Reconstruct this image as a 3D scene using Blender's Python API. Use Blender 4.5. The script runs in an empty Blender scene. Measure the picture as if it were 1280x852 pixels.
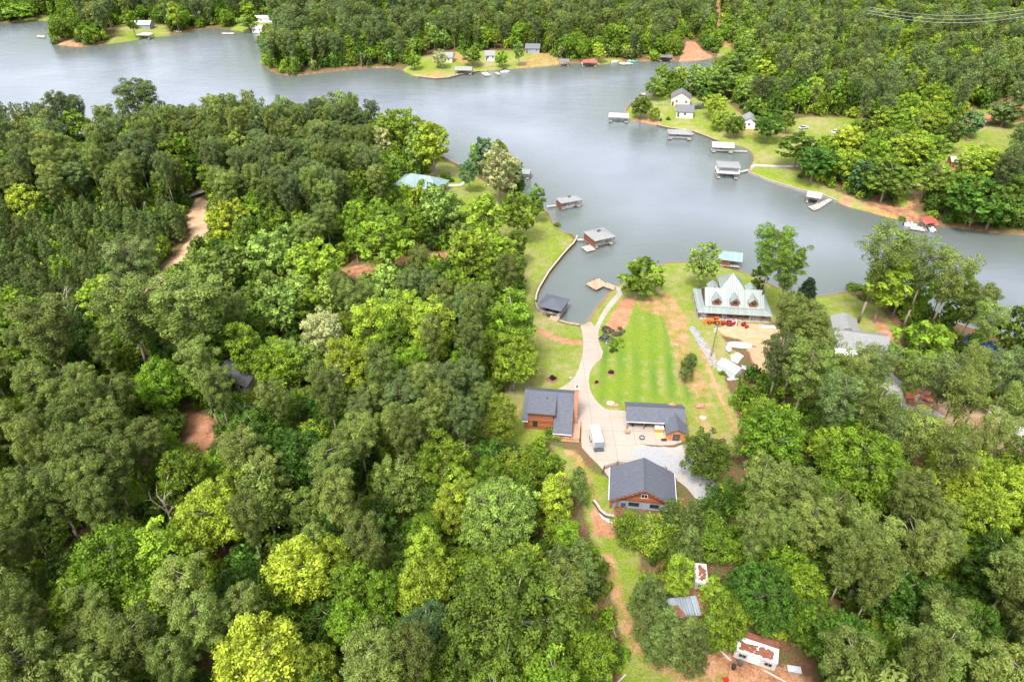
import bpy, math, random
import numpy as np
from mathutils import Vector, Matrix
from mathutils.geometry import delaunay_2d_cdt

R = math.radians
HAZE = 0.0
rnd = random.Random(7)
nrg = np.random.default_rng(11)
scene = bpy.context.scene
COL = scene.collection

# ------------------------------------------------------------------ camera
F_PX, PITCH, CAM_Z = 853.0, R(35.3), 107.0
cam_d = bpy.data.cameras.new('camera')
cam_d.sensor_width = 36.0
cam_d.lens = 36.0 * F_PX / 1280.0
cam_d.clip_end = 20000
cam = bpy.data.objects.new('camera', cam_d)
cam.location = (0, 0, CAM_Z)
cam.rotation_euler = (R(90) - PITCH, 0, 0)
COL.objects.link(cam)
scene.camera = cam
scene.view_settings.view_transform = 'Standard'
scene.view_settings.look = 'None'
scene.view_settings.exposure = 1.6
scene.view_settings.gamma = 1
scene.cycles.max_bounces = 6
scene.cycles.diffuse_bounces = 3
scene.cycles.glossy_bounces = 2
scene.cycles.transmission_bounces = 3
scene.cycles.caustics_reflective = False
scene.cycles.caustics_refractive = False
scene.cycles.use_denoising = True


def un(px, py, z=2.8):
    """where the sight line through a point of the photo meets height z"""
    x = (px - 640) / F_PX
    y = -(py - 426) / F_PX
    dy = math.cos(PITCH) + y * math.sin(PITCH)
    dz = -math.sin(PITCH) + y * math.cos(PITCH)
    t = (z - CAM_Z) / dz
    return (x * t, dy * t)


def project(X, Y, Z):
    z = Z - CAM_Z
    d = Y * math.cos(PITCH) - z * math.sin(PITCH)
    u = Y * math.sin(PITCH) + z * math.cos(PITCH)
    return 640 + F_PX * X / d, 426 - F_PX * u / d


# ------------------------------------------------------------------ light
SUN_EL, SUN_AZ = R(58), R(205)      # azimuth measured clockwise from +Y
world = bpy.data.worlds.new('World')
scene.world = world
world.use_nodes = True
wn = world.node_tree
bg = wn.nodes['Background']
sky = wn.nodes.new('ShaderNodeTexSky')
sky.sky_type = 'NISHITA'
sky.sun_disc = False
sky.sun_elevation = SUN_EL
sky.sun_rotation = SUN_AZ
sky.altitude = 0
sky.air_density = 1.0
sky.dust_density = 4.0
sky.ozone_density = 1.0
hsv = wn.nodes.new('ShaderNodeHueSaturation')      # thin overcast: the blue mostly gone
hsv.inputs['Saturation'].default_value = 0.42
wn.links.new(sky.outputs[0], hsv.inputs['Color'])
wn.links.new(hsv.outputs[0], bg.inputs['Color'])
bg.inputs['Strength'].default_value = 0.138
sd = bpy.data.lights.new('sun', 'SUN')
sd.energy = 1.5
sd.angle = R(12)
sd.color = (1.0, 0.965, 0.9)
sun = bpy.data.objects.new('sun', sd)
sdir = Vector((math.sin(SUN_AZ) * math.cos(SUN_EL), math.cos(SUN_AZ) * math.cos(SUN_EL), math.sin(SUN_EL)))
sun.rotation_euler = sdir.to_track_quat('Z', 'Y').to_euler()
sun.location = (0, 0, 300)
COL.objects.link(sun)


# ------------------------------------------------------------------ materials
def newmat(name):
    m = bpy.data.materials.new(name)
    m.use_nodes = True
    nt = m.node_tree
    return m, nt, nt.nodes['Principled BSDF']


def N(nt, typ, **kw):
    n = nt.nodes.new(typ)
    for k, v in kw.items():
        setattr(n, k, v)
    return n


def ramp(nt, fac, stops):
    r = N(nt, 'ShaderNodeValToRGB')
    e = r.color_ramp.elements
    while len(e) < len(stops):
        e.new(0.5)
    for i, (p, c) in enumerate(stops):
        e[i].position = p
        e[i].color = (*c, 1) if len(c) == 3 else c
    nt.links.new(fac, r.inputs[0])
    return r.outputs[0]


def noise(nt, scale, detail=4, coord='Object', rough=0.55, vec=None):
    if vec is None:
        tc = N(nt, 'ShaderNodeTexCoord')
        vec = tc.outputs[coord]
    n = N(nt, 'ShaderNodeTexNoise')
    n.inputs['Scale'].default_value = scale
    n.inputs['Detail'].default_value = detail
    n.inputs['Roughness'].default_value = rough
    nt.links.new(vec, n.inputs['Vector'])
    return n.outputs['Fac']


def mixc(nt, fac, a, b, mode='MIX'):
    m = N(nt, 'ShaderNodeMix', data_type='RGBA', blend_type=mode)
    for sock, v in ((m.inputs['Factor'], fac), (m.inputs['A'], a), (m.inputs['B'], b)):
        if isinstance(v, (int, float)):
            sock.default_value = v
        elif isinstance(v, tuple):
            sock.default_value = (*v, 1)
        else:
            nt.links.new(v, sock)
    return m.outputs['Result']


def math_(nt, op, a, b=None, clamp=False):
    m = N(nt, 'ShaderNodeMath', operation=op, use_clamp=clamp)
    for i, v in enumerate((a, b)):
        if v is None:
            continue
        if isinstance(v, (int, float)):
            m.inputs[i].default_value = v
        else:
            nt.links.new(v, m.inputs[i])
    return m.outputs[0]


def bump(nt, bs, h, strength=0.4, dist=0.05):
    b = N(nt, 'ShaderNodeBump')
    b.inputs['Strength'].default_value = strength
    b.inputs['Distance'].default_value = dist
    nt.links.new(h, b.inputs['Height'])
    nt.links.new(b.outputs[0], bs.inputs['Normal'])


def plain(name, c, rough=0.6, metal=0.0, var=0.25, scale=1.5, spec=None):
    """one paint or material with weather blotches"""
    m, nt, bs = newmat(name)
    f = noise(nt, scale, 5)
    f2 = noise(nt, scale * 9, 3)
    f = math_(nt, 'ADD', math_(nt, 'MULTIPLY', f, 0.65), math_(nt, 'MULTIPLY', f2, 0.35))
    lo = tuple(max(0, v * (1 - var)) for v in c)
    hi = tuple(min(1, v * (1 + var)) for v in c)
    nt.links.new(ramp(nt, f, [(0.32, lo), (0.68, hi)]), bs.inputs['Base Color'])
    bs.inputs['Roughness'].default_value = rough
    bs.inputs['Metallic'].default_value = metal
    if spec is not None:
        bs.inputs['Specular IOR Level'].default_value = spec
    return m


def banded(name, c1, c2, period, axis='Z', rough=0.65, depth=0.5, gap=(0.1, 0.06, 0.04), gapw=0.12, metal=0.0):
    """courses of logs, planks or pressed ribs that run across one axis"""
    m, nt, bs = newmat(name)
    tc = N(nt, 'ShaderNodeTexCoord')
    sp = N(nt, 'ShaderNodeSeparateXYZ')
    nt.links.new(tc.outputs['Object'], sp.inputs[0])
    v = math_(nt, 'DIVIDE', sp.outputs[axis], period)
    fr = math_(nt, 'FRACT', v)
    fl = math_(nt, 'FLOOR', v)
    wn_ = N(nt, 'ShaderNodeTexWhiteNoise', noise_dimensions='1D')
    nt.links.new(fl, wn_.inputs['W'])
    n1 = noise(nt, 2.2, 5)
    f = math_(nt, 'ADD', math_(nt, 'MULTIPLY', wn_.outputs[0], 0.5), math_(nt, 'MULTIPLY', n1, 0.5))
    col = ramp(nt, f, [(0.25, c1), (0.75, c2)])
    edge = math_(nt, 'LESS_THAN', fr, gapw)
    nt.links.new(mixc(nt, edge, col, gap), bs.inputs['Base Color'])
    h = math_(nt, 'SINE', math_(nt, 'MULTIPLY', fr, math.pi))
    bump(nt, bs, h, depth, period * 0.3)
    bs.inputs['Roughness'].default_value = rough
    bs.inputs['Metallic'].default_value = metal
    return m


def shingle(name, c):
    m, nt, bs = newmat(name)
    tc = N(nt, 'ShaderNodeTexCoord')
    br = N(nt, 'ShaderNodeTexBrick')
    br.inputs['Scale'].default_value = 1.0
    br.inputs['Brick Width'].default_value = 0.45
    br.inputs['Row Height'].default_value = 0.2
    br.inputs['Mortar Size'].default_value = 0.012
    br.inputs['Color1'].default_value = (*[v * 0.72 for v in c], 1)
    br.inputs['Color2'].default_value = (*[v * 1.3 for v in c], 1)
    br.inputs['Mortar'].default_value = (*[v * 0.5 for v in c], 1)
    nt.links.new(tc.outputs['Object'], br.inputs['Vector'])
    f = noise(nt, 5, 6)
    nt.links.new(mixc(nt, 0.55, br.outputs['Color'], ramp(nt, f, [(0.3, tuple(v * 0.7 for v in c)), (0.7, tuple(v * 1.35 for v in c))])), bs.inputs['Base Color'])
    bs.inputs['Roughness'].default_value = 0.85
    bump(nt, bs, f, 0.3, 0.03)
    return m


def brickmat(name, c1, c2, mortar):
    m, nt, bs = newmat(name)
    tc = N(nt, 'ShaderNodeTexCoord')
    mp = N(nt, 'ShaderNodeMapping')
    mp.inputs['Rotation'].default_value = (R(90), 0, 0)
    nt.links.new(tc.outputs['Object'], mp.inputs[0])
    br = N(nt, 'ShaderNodeTexBrick')
    br.inputs['Brick Width'].default_value = 0.4
    br.inputs['Row Height'].default_value = 0.15
    br.inputs['Scale'].default_value = 1.0
    br.inputs['Color1'].default_value = (*c1, 1)
    br.inputs['Color2'].default_value = (*c2, 1)
    br.inputs['Mortar'].default_value = (*mortar, 1)
    nt.links.new(mp.outputs[0], br.inputs['Vector'])
    nt.links.new(br.outputs['Color'], bs.inputs['Base Color'])
    bs.inputs['Roughness'].default_value = 0.85
    return m


def concrete_mat(name, c, joint=4.5, stain=(0.34, 0.22, 0.145)):
    m, nt, bs = newmat(name)
    tc = N(nt, 'ShaderNodeTexCoord')
    br = N(nt, 'ShaderNodeTexBrick', offset=0.0)
    br.inputs['Brick Width'].default_value = joint
    br.inputs['Row Height'].default_value = joint
    br.inputs['Mortar Size'].default_value = 0.055
    br.inputs['Scale'].default_value = 1.0
    br.inputs['Color1'].default_value = (*[v * 0.95 for v in c], 1)
    br.inputs['Color2'].default_value = (*[v * 1.05 for v in c], 1)
    br.inputs['Mortar'].default_value = (*[v * 0.48 for v in c], 1)
    nt.links.new(tc.outputs['Object'], br.inputs['Vector'])
    big = noise(nt, 0.16, 6, rough=0.65)
    fine = noise(nt, 2.5, 5)
    col = mixc(nt, math_(nt, 'MULTIPLY', math_(nt, 'SUBTRACT', big, 0.46, True), 3.4, True), br.outputs['Color'], stain)
    col = mixc(nt, 0.35, col, ramp(nt, fine, [(0.3, tuple(v * 0.7 for v in c)), (0.7, tuple(min(1, v * 1.2) for v in c))]))
    nt.links.new(col, bs.inputs['Base Color'])
    bs.inputs['Roughness'].default_value = 0.85
    return m


M = {}
M['log'] = banded('log_courses', (0.21, 0.062, 0.025), (0.36, 0.12, 0.045), 0.45, gap=(0.07, 0.025, 0.015), gapw=0.2)
M['logdark'] = banded('dark_log_courses', (0.15, 0.045, 0.025), (0.24, 0.08, 0.04), 0.3, gap=(0.06, 0.02, 0.015))
M['cedar'] = banded('orange_cedar_boards', (0.42, 0.16, 0.05), (0.56, 0.24, 0.085), 0.25, axis='X', gap=(0.2, 0.08, 0.03), gapw=0.08)
M['deck'] = banded('deck_boards', (0.34, 0.21, 0.14), (0.48, 0.32, 0.225), 0.28, axis='X', gap=(0.2, 0.12, 0.08), gapw=0.12)
M['greydeck'] = banded('grey_deck_boards', (0.3, 0.27, 0.24), (0.45, 0.42, 0.38), 0.28, axis='X', gap=(0.14, 0.12, 0.1), gapw=0.12)
M['slate'] = shingle('charcoal_shingles', (0.082, 0.089, 0.112))
M['greysh'] = shingle('pale_grey_shingles', (0.205, 0.207, 0.205))
M['darksh'] = shingle('dark_grey_shingles', (0.12, 0.12, 0.13))
M['greenmetal'] = banded('sage_metal_roof', (0.19, 0.222, 0.21), (0.24, 0.265, 0.25), 0.6, axis='X', gap=(0.155, 0.18, 0.17), gapw=0.1, rough=0.45, depth=0.25)
M['tealmetal'] = banded('teal_metal_roof', (0.165, 0.235, 0.24), (0.215, 0.285, 0.29), 0.6, axis='X', gap=(0.13, 0.19, 0.195), gapw=0.1, rough=0.45, depth=0.25)
M['greymetal'] = banded('grey_corrugated_metal', (0.18, 0.215, 0.255), (0.29, 0.33, 0.37), 0.45, axis='X', gap=(0.2, 0.22, 0.25), gapw=0.2, rough=0.5, depth=0.6)
M['redmetal'] = banded('red_metal_roof', (0.38, 0.07, 0.05), (0.5, 0.12, 0.085), 0.5, axis='X', gap=(0.28, 0.05, 0.04), gapw=0.1, rough=0.5, depth=0.3)
M['bluemetal'] = banded('blue_metal_roof', (0.02, 0.05, 0.14), (0.035, 0.075, 0.19), 0.6, axis='X', gap=(0.015, 0.03, 0.09), gapw=0.1, rough=0.45, depth=0.3)
M['brick'] = brickmat('orange_brick', (0.42, 0.13, 0.06), (0.5, 0.19, 0.09), (0.4, 0.28, 0.2))
M['white'] = plain('white_paint', (0.62, 0.62, 0.615), 0.5, var=0.08)
M['cream'] = plain('cream_siding', (0.5, 0.455, 0.4), 0.6, var=0.1)
M['dirtywhite'] = plain('dirty_white_panel', (0.46, 0.445, 0.415), 0.6, var=0.2, scale=0.7)
M['rust'] = plain('rusty_leaf_litter', (0.2, 0.075, 0.045), 0.9, var=0.4, scale=2)
M['bluegrey'] = plain('blue_grey_wall', (0.22, 0.25, 0.31), 0.7, var=0.15)
M['glass'] = plain('dark_window_glass', (0.015, 0.018, 0.022), 0.08, var=0.1)
M['black'] = plain('black_rubber', (0.02, 0.02, 0.022), 0.6)
M['charcoal'] = plain('charcoal_metal', (0.06, 0.062, 0.068), 0.45, var=0.2)
M['brown'] = plain('brown_trim', (0.12, 0.055, 0.03), 0.6)
M['post'] = plain('weathered_post', (0.2, 0.13, 0.09), 0.8)
M['timber'] = plain('timber_seawall', (0.1, 0.07, 0.055), 0.85, var=0.35, scale=1)
M['cap'] = plain('seawall_capping', (0.36, 0.31, 0.26), 0.8, var=0.2)
M['orange'] = plain('orange_paint', (0.72, 0.13, 0.015), 0.4, var=0.1)
M['orangewood'] = plain('orange_cabinet', (0.62, 0.23, 0.03), 0.5, var=0.15)
M['red'] = plain('red_paint', (0.42, 0.02, 0.02), 0.35, var=0.1)
M['teal'] = plain('teal_paint', (0.08, 0.32, 0.33), 0.4, var=0.1)
M['tan'] = plain('tan_wood_mat', (0.6, 0.38, 0.17), 0.7, var=0.15)
M['steel'] = plain('grey_steel', (0.35, 0.36, 0.37), 0.4, metal=0.5)
M['stone'] = plain('grey_field_stone', (0.27, 0.25, 0.235), 0.9, var=0.35, scale=2.5)
M['redstone'] = plain('reddish_boulder', (0.36, 0.19, 0.14), 0.9, var=0.35, scale=1.6)
M['pinkstone'] = plain('pink_boulder', (0.55, 0.35, 0.26), 0.9, var=0.3, scale=1.6)
M['darkstone'] = plain('dark_bed_stone', (0.07, 0.06, 0.062), 0.9, var=0.4, scale=1.5)
M['mulch'] = plain('bark_mulch', (0.22, 0.1, 0.06), 0.95, var=0.4, scale=4)
M['palegrey'] = plain('pale_tarpaulin', (0.44, 0.46, 0.49), 0.55, var=0.1)
M['dockroof'] = plain('weathered_white_roof', (0.42, 0.425, 0.42), 0.6, var=0.15, scale=0.8)
M['log_grey'] = plain('bare_dead_wood', (0.42, 0.36, 0.3), 0.85, var=0.25, scale=1)
M['log_red'] = plain('red_brown_log', (0.3, 0.17, 0.11), 0.85, var=0.3, scale=1)
M['conc'] = concrete_mat('driveway_concrete', (0.32, 0.278, 0.236))
M['slab'] = concrete_mat('pale_slab_concrete', (0.4, 0.385, 0.37), joint=3, stain=(0.32, 0.28, 0.25))
m_, nt_, bs_ = newmat('grey_gravel')
g_ = noise(nt_, 0.22, 5)
f_ = noise(nt_, 3.5, 5, rough=0.75)
nt_.links.new(mixc(nt_, math_(nt_, 'MULTIPLY', math_(nt_, 'SUBTRACT', g_, 0.44, True), 5, True), ramp(nt_, f_, [(0.3, (0.2, 0.205, 0.215)), (0.7, (0.34, 0.34, 0.345))]), ramp(nt_, f_, [(0.3, (0.3, 0.25, 0.21)), (0.7, (0.42, 0.36, 0.31))])), bs_.inputs['Base Color'])
bs_.inputs['Roughness'].default_value = 0.95
M['gravel'] = m_
M['bark'] = plain('pine_bark', (0.2, 0.155, 0.125), 0.9, var=0.35, scale=2)
M['palebark'] = plain('pale_bark', (0.3, 0.265, 0.23), 0.9, var=0.3, scale=2)


def leafmat(name, trans=0.36, colour=None):
    """foliage: the colour of the plant (object colour) times a tint per leaf clump"""
    m, nt, bs = newmat(name)
    oi = N(nt, 'ShaderNodeObjectInfo')
    at = N(nt, 'ShaderNodeAttribute', attribute_name='tint')
    hs = N(nt, 'ShaderNodeHueSaturation')
    if colour is None:
        nt.links.new(oi.outputs['Color'], hs.inputs['Color'])
    else:
        hs.inputs['Color'].default_value = (*colour, 1)
    rv = N(nt, 'ShaderNodeMapRange')
    nt.links.new(oi.outputs['Random'], rv.inputs['Value'])
    rv.inputs['To Min'].default_value = 0.7
    rv.inputs['To Max'].default_value = 1.28
    nt.links.new(math_(nt, 'MULTIPLY', at.outputs['Fac'], rv.outputs[0]), hs.inputs['Value'])
    hv = N(nt, 'ShaderNodeMapRange')
    nt.links.new(math_(nt, 'FRACT', math_(nt, 'MULTIPLY', oi.outputs['Random'], 7.31)), hv.inputs['Value'])
    hv.inputs['To Min'].default_value = 0.470
    hv.inputs['To Max'].default_value = 0.490
    nz = noise(nt, 0.33, 2)                    # older and younger growth within one crown
    nt.links.new(math_(nt, 'ADD', hv.outputs[0], math_(nt, 'MULTIPLY', nz, 0.034)), hs.inputs['Hue'])
    nt.links.new(hs.outputs[0], bs.inputs['Base Color'])
    bs.inputs['Roughness'].default_value = 0.55
    bs.inputs['Specular IOR Level'].default_value = 0.25
    tr = N(nt, 'ShaderNodeBsdfTranslucent')
    nt.links.new(hs.outputs[0], tr.inputs['Color'])
    mx = N(nt, 'ShaderNodeMixShader')
    mx.inputs[0].default_value = trans
    nt.links.new(bs.outputs[0], mx.inputs[1])
    nt.links.new(tr.outputs[0], mx.inputs[2])
    nt.links.new(mx.outputs[0], nt.nodes['Material Output'].inputs['Surface'])
    return m


M['leaf'] = leafmat('foliage')


# ------------------------------------------------------------------ object helpers
def tag(o, label=None, cat=None, group=None, kind=None):
    if label: o['label'] = label
    if cat: o['category'] = cat
    if group: o['group'] = group
    if kind: o['kind'] = kind
    return o


def empty(name, loc, rz=0.0, label=None, cat=None, group=None):
    o = bpy.data.objects.new(name, None)
    o.empty_display_size = 0.5
    o.location = loc
    o.rotation_euler = (0, 0, rz)
    COL.objects.link(o)
    return tag(o, label, cat, group)


def copy_tree(o, parent=None):
    c = o.copy()
    COL.objects.link(c)
    if parent is not None:
        c.parent = parent
    for ch in o.children:
        copy_tree(ch, c)
    return c


class MB:
    """collects shapes for ONE mesh object"""
    def __init__(self):
        self.v, self.f, self.mi = [], [], []
        self.cur = 0

    def mat(self, i):
        self.cur = i
        return self

    def poly(self, pts):
        n = len(self.v)
        self.v += [tuple(p) for p in pts]
        self.f.append(tuple(range(n, n + len(pts))))
        self.mi.append(self.cur)

    def hexa(self, b, t):
        """b, t: loops of bottom and top points (same length, counter clockwise seen from above)"""
        n, k = len(self.v), len(b)
        self.v += [tuple(p) for p in b] + [tuple(p) for p in t]
        fs = [tuple(n + i for i in reversed(range(k))), tuple(n + k + i for i in range(k))]
        fs += [(n + i, n + (i + 1) % k, n + k + (i + 1) % k, n + k + i) for i in range(k)]
        self.f += fs
        self.mi += [self.cur] * len(fs)
        return self

    def box(self, x0, x1, y0, y1, z0, z1, rz=0.0):
        b = [(x0, y0), (x1, y0), (x1, y1), (x0, y1)]
        if rz:
            cx, cy = (x0 + x1) / 2, (y0 + y1) / 2
            c, s = math.cos(rz), math.sin(rz)
            b = [(cx + (x - cx) * c - (y - cy) * s, cy + (x - cx) * s + (y - cy) * c) for x, y in b]
        return self.hexa([(x, y, z0) for x, y in b], [(x, y, z1) for x, y in b])

    def slab(self, pts, t):
        """a sheet through pts (counter clockwise from above), t thick downwards"""
        return self.hexa([(x, y, z - t) for x, y, z in pts], pts)

    def prism_y(self, prof, y0, y1):
        """profile of (x, z), drawn out along y"""
        n, k = len(self.v), len(prof)
        self.v += [(x, y0, z) for x, z in prof] + [(x, y1, z) for x, z in prof]
        fs = [tuple(n + i for i in range(k)), tuple(n + k + i for i in reversed(range(k)))]
        fs += [(n + i, n + k + i, n + k + (i + 1) % k, n + (i + 1) % k) for i in range(k)]
        self.f += fs
        self.mi += [self.cur] * len(fs)
        return self

    def prism_x(self, prof, x0, x1):
        """profile of (y, z), drawn out along x"""
        n, k = len(self.v), len(prof)
        self.v += [(x0, y, z) for y, z in prof] + [(x1, y, z) for y, z in prof]
        fs = [tuple(n + i for i in reversed(range(k))), tuple(n + k + i for i in range(k))]
        fs += [(n + i, n + (i + 1) % k, n + k + (i + 1) % k, n + k + i) for i in range(k)]
        self.f += fs
        self.mi += [self.cur] * len(fs)
        return self

    def rod(self, p0, p1, r0, r1=None, n=8):
        r1 = r0 if r1 is None else r1
        p0, p1 = Vector(p0), Vector(p1)
        q = (p1 - p0).to_track_quat('Z', 'Y').to_matrix()
        a, b = q @ Vector((1, 0, 0)), q @ Vector((0, 1, 0))
        ring = [a * math.cos(2 * math.pi * i / n) + b * math.sin(2 * math.pi * i / n) for i in range(n)]
        return self.hexa([tuple(p0 + v * r0) for v in ring], [tuple(p1 + v * r1) for v in ring])

    def rock(self, c, rx, ry, rz, seed=0, sub=3):
        r_ = random.Random(seed)
        n = len(self.v)
        rings, seg = sub + 3, 10
        off = [r_.uniform(0, 6.28) for _ in range(4)]
        for i in range(rings + 1):
            th = math.pi * i / rings
            for j in range(seg):
                ph = 2 * math.pi * j / seg
                k = 1 + 0.13 * math.sin(3 * ph + off[0] + th) + 0.1 * math.sin(2 * th + off[1] + ph * 2) + r_.uniform(-0.05, 0.05) * math.sin(th)
                self.v.append((c[0] + rx * k * math.sin(th) * math.cos(ph), c[1] + ry * k * math.sin(th) * math.sin(ph), c[2] + rz * k * math.cos(th)))
        for i in range(rings):
            for j in range(seg):
                self.f.append((n + i * seg + j, n + (i + 1) * seg + j, n + (i + 1) * seg + (j + 1) % seg, n + i * seg + (j + 1) % seg))
                self.mi.append(self.cur)
        return self

    def build(self, name, mats, parent=None, loc=None, rz=0.0, bevel=0.0, smooth=False):
        me = bpy.data.meshes.new(name)
        me.from_pydata(self.v, [], self.f)
        mats = mats if isinstance(mats, (list, tuple)) else [mats]
        for m in mats:
            me.materials.append(M[m] if isinstance(m, str) else m)
        if len(mats) > 1:
            me.polygons.foreach_set('material_index', self.mi)
        if smooth:
            me.polygons.foreach_set('use_smooth', [True] * len(self.f))
        me.validate()
        me.update()
        o = bpy.data.objects.new(name, me)
        COL.objects.link(o)
        if parent is not None:
            o.parent = parent
        if loc is not None:
            o.location = loc
        if rz:
            o.rotation_euler = (0, 0, rz)
        if bevel:
            bm = o.modifiers.new('bevel', 'BEVEL')
            bm.width = bevel
            bm.segments = 2
            bm.limit_method = 'ANGLE'
        return o
# ------------------------------------------------------------------ shoreline, terrain
LAKE_PX = [(-260, 204), (-120, 201), (0, 197), (100, 191), (250, 186), (330, 179), (440, 174), (510, 181), (548, 192), (575, 207), (600, 215), (622, 227),
    (650, 241), (665, 253), (683, 262), (690, 275), (694, 284), (704, 291), (716, 292), (721, 298), (716, 307), (702, 323), (686, 343), (674, 362),
    (669, 378), (672, 386), (690, 397), (710, 404), (727, 406.5), (737, 403), (741, 391), (755, 374), (765, 362), (772, 355), (790, 351), (805, 344), (822, 334),
    (832, 328), (860, 327), (888, 329), (905, 333), (930, 341), (955, 351), (985, 366), (1010, 371), (1035, 369), (1060, 364), (1088, 363), (1115, 372),
    (1150, 388), (1190, 402), (1230, 415), (1280, 432), (1420, 470), (1600, 480), (1600, 330), (1420, 306), (1320, 296), (1280, 293), (1245, 292), (1200, 285),
    (1170, 282), (1140, 277), (1110, 272), (1080, 263), (1060, 259), (1030, 244), (1000, 237), (960, 225), (935, 215), (940, 206), (943, 198), (940, 190),
    (932, 184), (905, 178), (880, 169), (865, 163), (835, 160), (821, 157), (800, 152), (787, 151), (779, 144), (786, 130), (800, 121), (830, 117),
    (858, 118), (874, 113), (884, 100), (893, 88), (905, 79), (918, 73), (922, 69), (912, 68), (900, 70), (880, 75), (855, 77), (830, 75.5), (800, 76.5), (770, 78.5),
    (740, 82), (720, 78), (690, 82), (660, 85), (620, 87), (600, 89), (577, 93), (560, 97.5), (545, 98.5), (520, 96), (508, 91), (498, 85), (470, 84.5),
    (440, 86.5), (400, 91), (370, 95), (346, 93), (330, 84), (326, 70), (338, 56), (345, 46), (322, 42), (305, 40), (290, 38), (270, 35), (250, 36.5), (235, 40),
    (215, 44), (185, 47.5), (165, 51), (130, 55.5), (105, 59), (78, 57.5), (66, 55), (72, 45), (95, 33), (88, 27), (50, 25.5), (0, 29), (-120, 34), (-400, 40)]
COVE_PX = [(-300, 12), (0, 14), (16, 12), (40, 4), (70, -6), (60, -14), (-300, -14)]


def px_world(pts, z=0.0):
    return np.array([un(x, y, z) for x, y in pts])


def inside(P, poly):
    x, y = P[:, 0], P[:, 1]
    res = np.zeros(len(P), bool)
    n = len(poly)
    for i in range(n):
        x0, y0 = poly[i]
        x1, y1 = poly[(i + 1) % n]
        if y0 == y1:
            continue
        c = ((y0 > y) != (y1 > y)) & (x < (x1 - x0) * (y - y0) / (y1 - y0) + x0)
        res ^= c
    return res


def sdist(P, poly):
    """signed distance to a polygon: positive inside"""
    d = np.full(len(P), 1e9)
    n = len(poly)
    for i in range(n):
        a, b = poly[i], poly[(i + 1) % n]
        ab = b - a
        l2 = float(ab @ ab) + 1e-9
        t = np.clip(((P - a) @ ab) / l2, 0, 1)
        q = P - (a + t[:, None] * ab)
        d = np.minimum(d, (q * q).sum(1))
    d = np.sqrt(d)
    return np.where(inside(P, poly), d, -d)


def soften(pts, it=1):
    for _ in range(it):
        a = np.roll(pts, -1, 0)
        out = np.empty((len(pts) * 2, 2))
        out[0::2] = pts * 0.75 + a * 0.25
        out[1::2] = pts * 0.25 + a * 0.75
        pts = out
    return pts


LAKE = soften(px_world(LAKE_PX))
COVE = px_world(COVE_PX)


def shore_d(P):
    """distance from the water's edge, positive on land"""
    P = np.asarray(P, float)
    return np.minimum(-sdist(P, LAKE), -sdist(P, COVE))


def sstep(x, a, b):
    t = np.clip((x - a) / (b - a), 0, 1)
    return t * t * (3 - 2 * t)


def height_from_d(P, d):
    x, y = P[:, 0], P[:, 1]
    land = 0.5 * np.clip(d, 0, 1.6) + 1.9 * sstep(d, 1.0, 24) + 0.02 * np.clip(d - 24, 0, 400) * sstep(y, 300, 420)
    roll = np.sin(x * 0.031 + 1.3) * np.cos(y * 0.027 + 0.4) * 0.8 + np.sin(x * 0.083 + y * 0.061) * 0.25
    land = land + roll * sstep(d, 10, 60) * (1 - np.exp(-(((x - 28) / 45) ** 2 + ((y - 112) / 40) ** 2)))
    return np.where(d > 0, land, np.maximum(-3.0, d * 0.6))


def ground(x, y):
    P = np.array([[x, y]], float)
    return float(height_from_d(P, shore_d(P))[0])


def ground_many(P):
    P = np.asarray(P, float)
    return height_from_d(P, shore_d(P))


def at(px, py, dz=0.0):
    """ground point seen at a photo position"""
    z = 2.5
    for _ in range(5):
        x, y = un(px, py, z)
        z = max(0.0, ground(x, y))
    return (x, y, z + dz)


def axis(*segs):
    out = []
    for a, b, s in segs:
        out += list(np.arange(a, b, s))
    out.append(segs[-1][1])
    return np.array(out, float)


GX = axis((-9000, -3000, 2000), (-3000, -900, 500), (-900, -480, 60), (-480, -150, 4), (-150, -25, 2), (-25, 100, 0.8), (100, 190, 1.5), (190, 560, 4), (560, 960, 60), (960, 3000, 500), (3000, 9000, 2000))
GY = axis((-1500, -100, 400), (-100, 30, 20), (30, 60, 2), (60, 215, 0.8), (215, 300, 1.5), (300, 480, 2), (480, 800, 5), (800, 1600, 80), (1600, 12000, 1500))
XX, YY = np.meshgrid(GX, GY)
GP = np.stack([XX.ravel(), YY.ravel()], 1)
GD = shore_d(GP)
GZ = height_from_d(GP, GD)


def grid_mesh(name, P, Z, nx, ny):
    me = bpy.data.meshes.new(name)
    n = len(P)
    co = np.empty((n, 3), np.float32)
    co[:, :2] = P
    co[:, 2] = Z
    i = np.arange(nx - 1)
    j = np.arange(ny - 1)
    I, J = np.meshgrid(i, j)
    a = (J * nx + I).ravel()
    q = np.stack([a, a + 1, a + nx + 1, a + nx], 1).astype(np.int32)
    me.vertices.add(n)
    me.vertices.foreach_set('co', co.ravel())
    me.loops.add(q.size)
    me.loops.foreach_set('vertex_index', q.ravel())
    me.polygons.add(len(q))
    me.polygons.foreach_set('loop_start', np.arange(0, q.size, 4, dtype=np.int32))
    me.polygons.foreach_set('use_smooth', np.ones(len(q), bool))
    me.update(calc_edges=True)
    return me


def W(pts, z=2.7):
    return px_world(pts, z)


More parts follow.
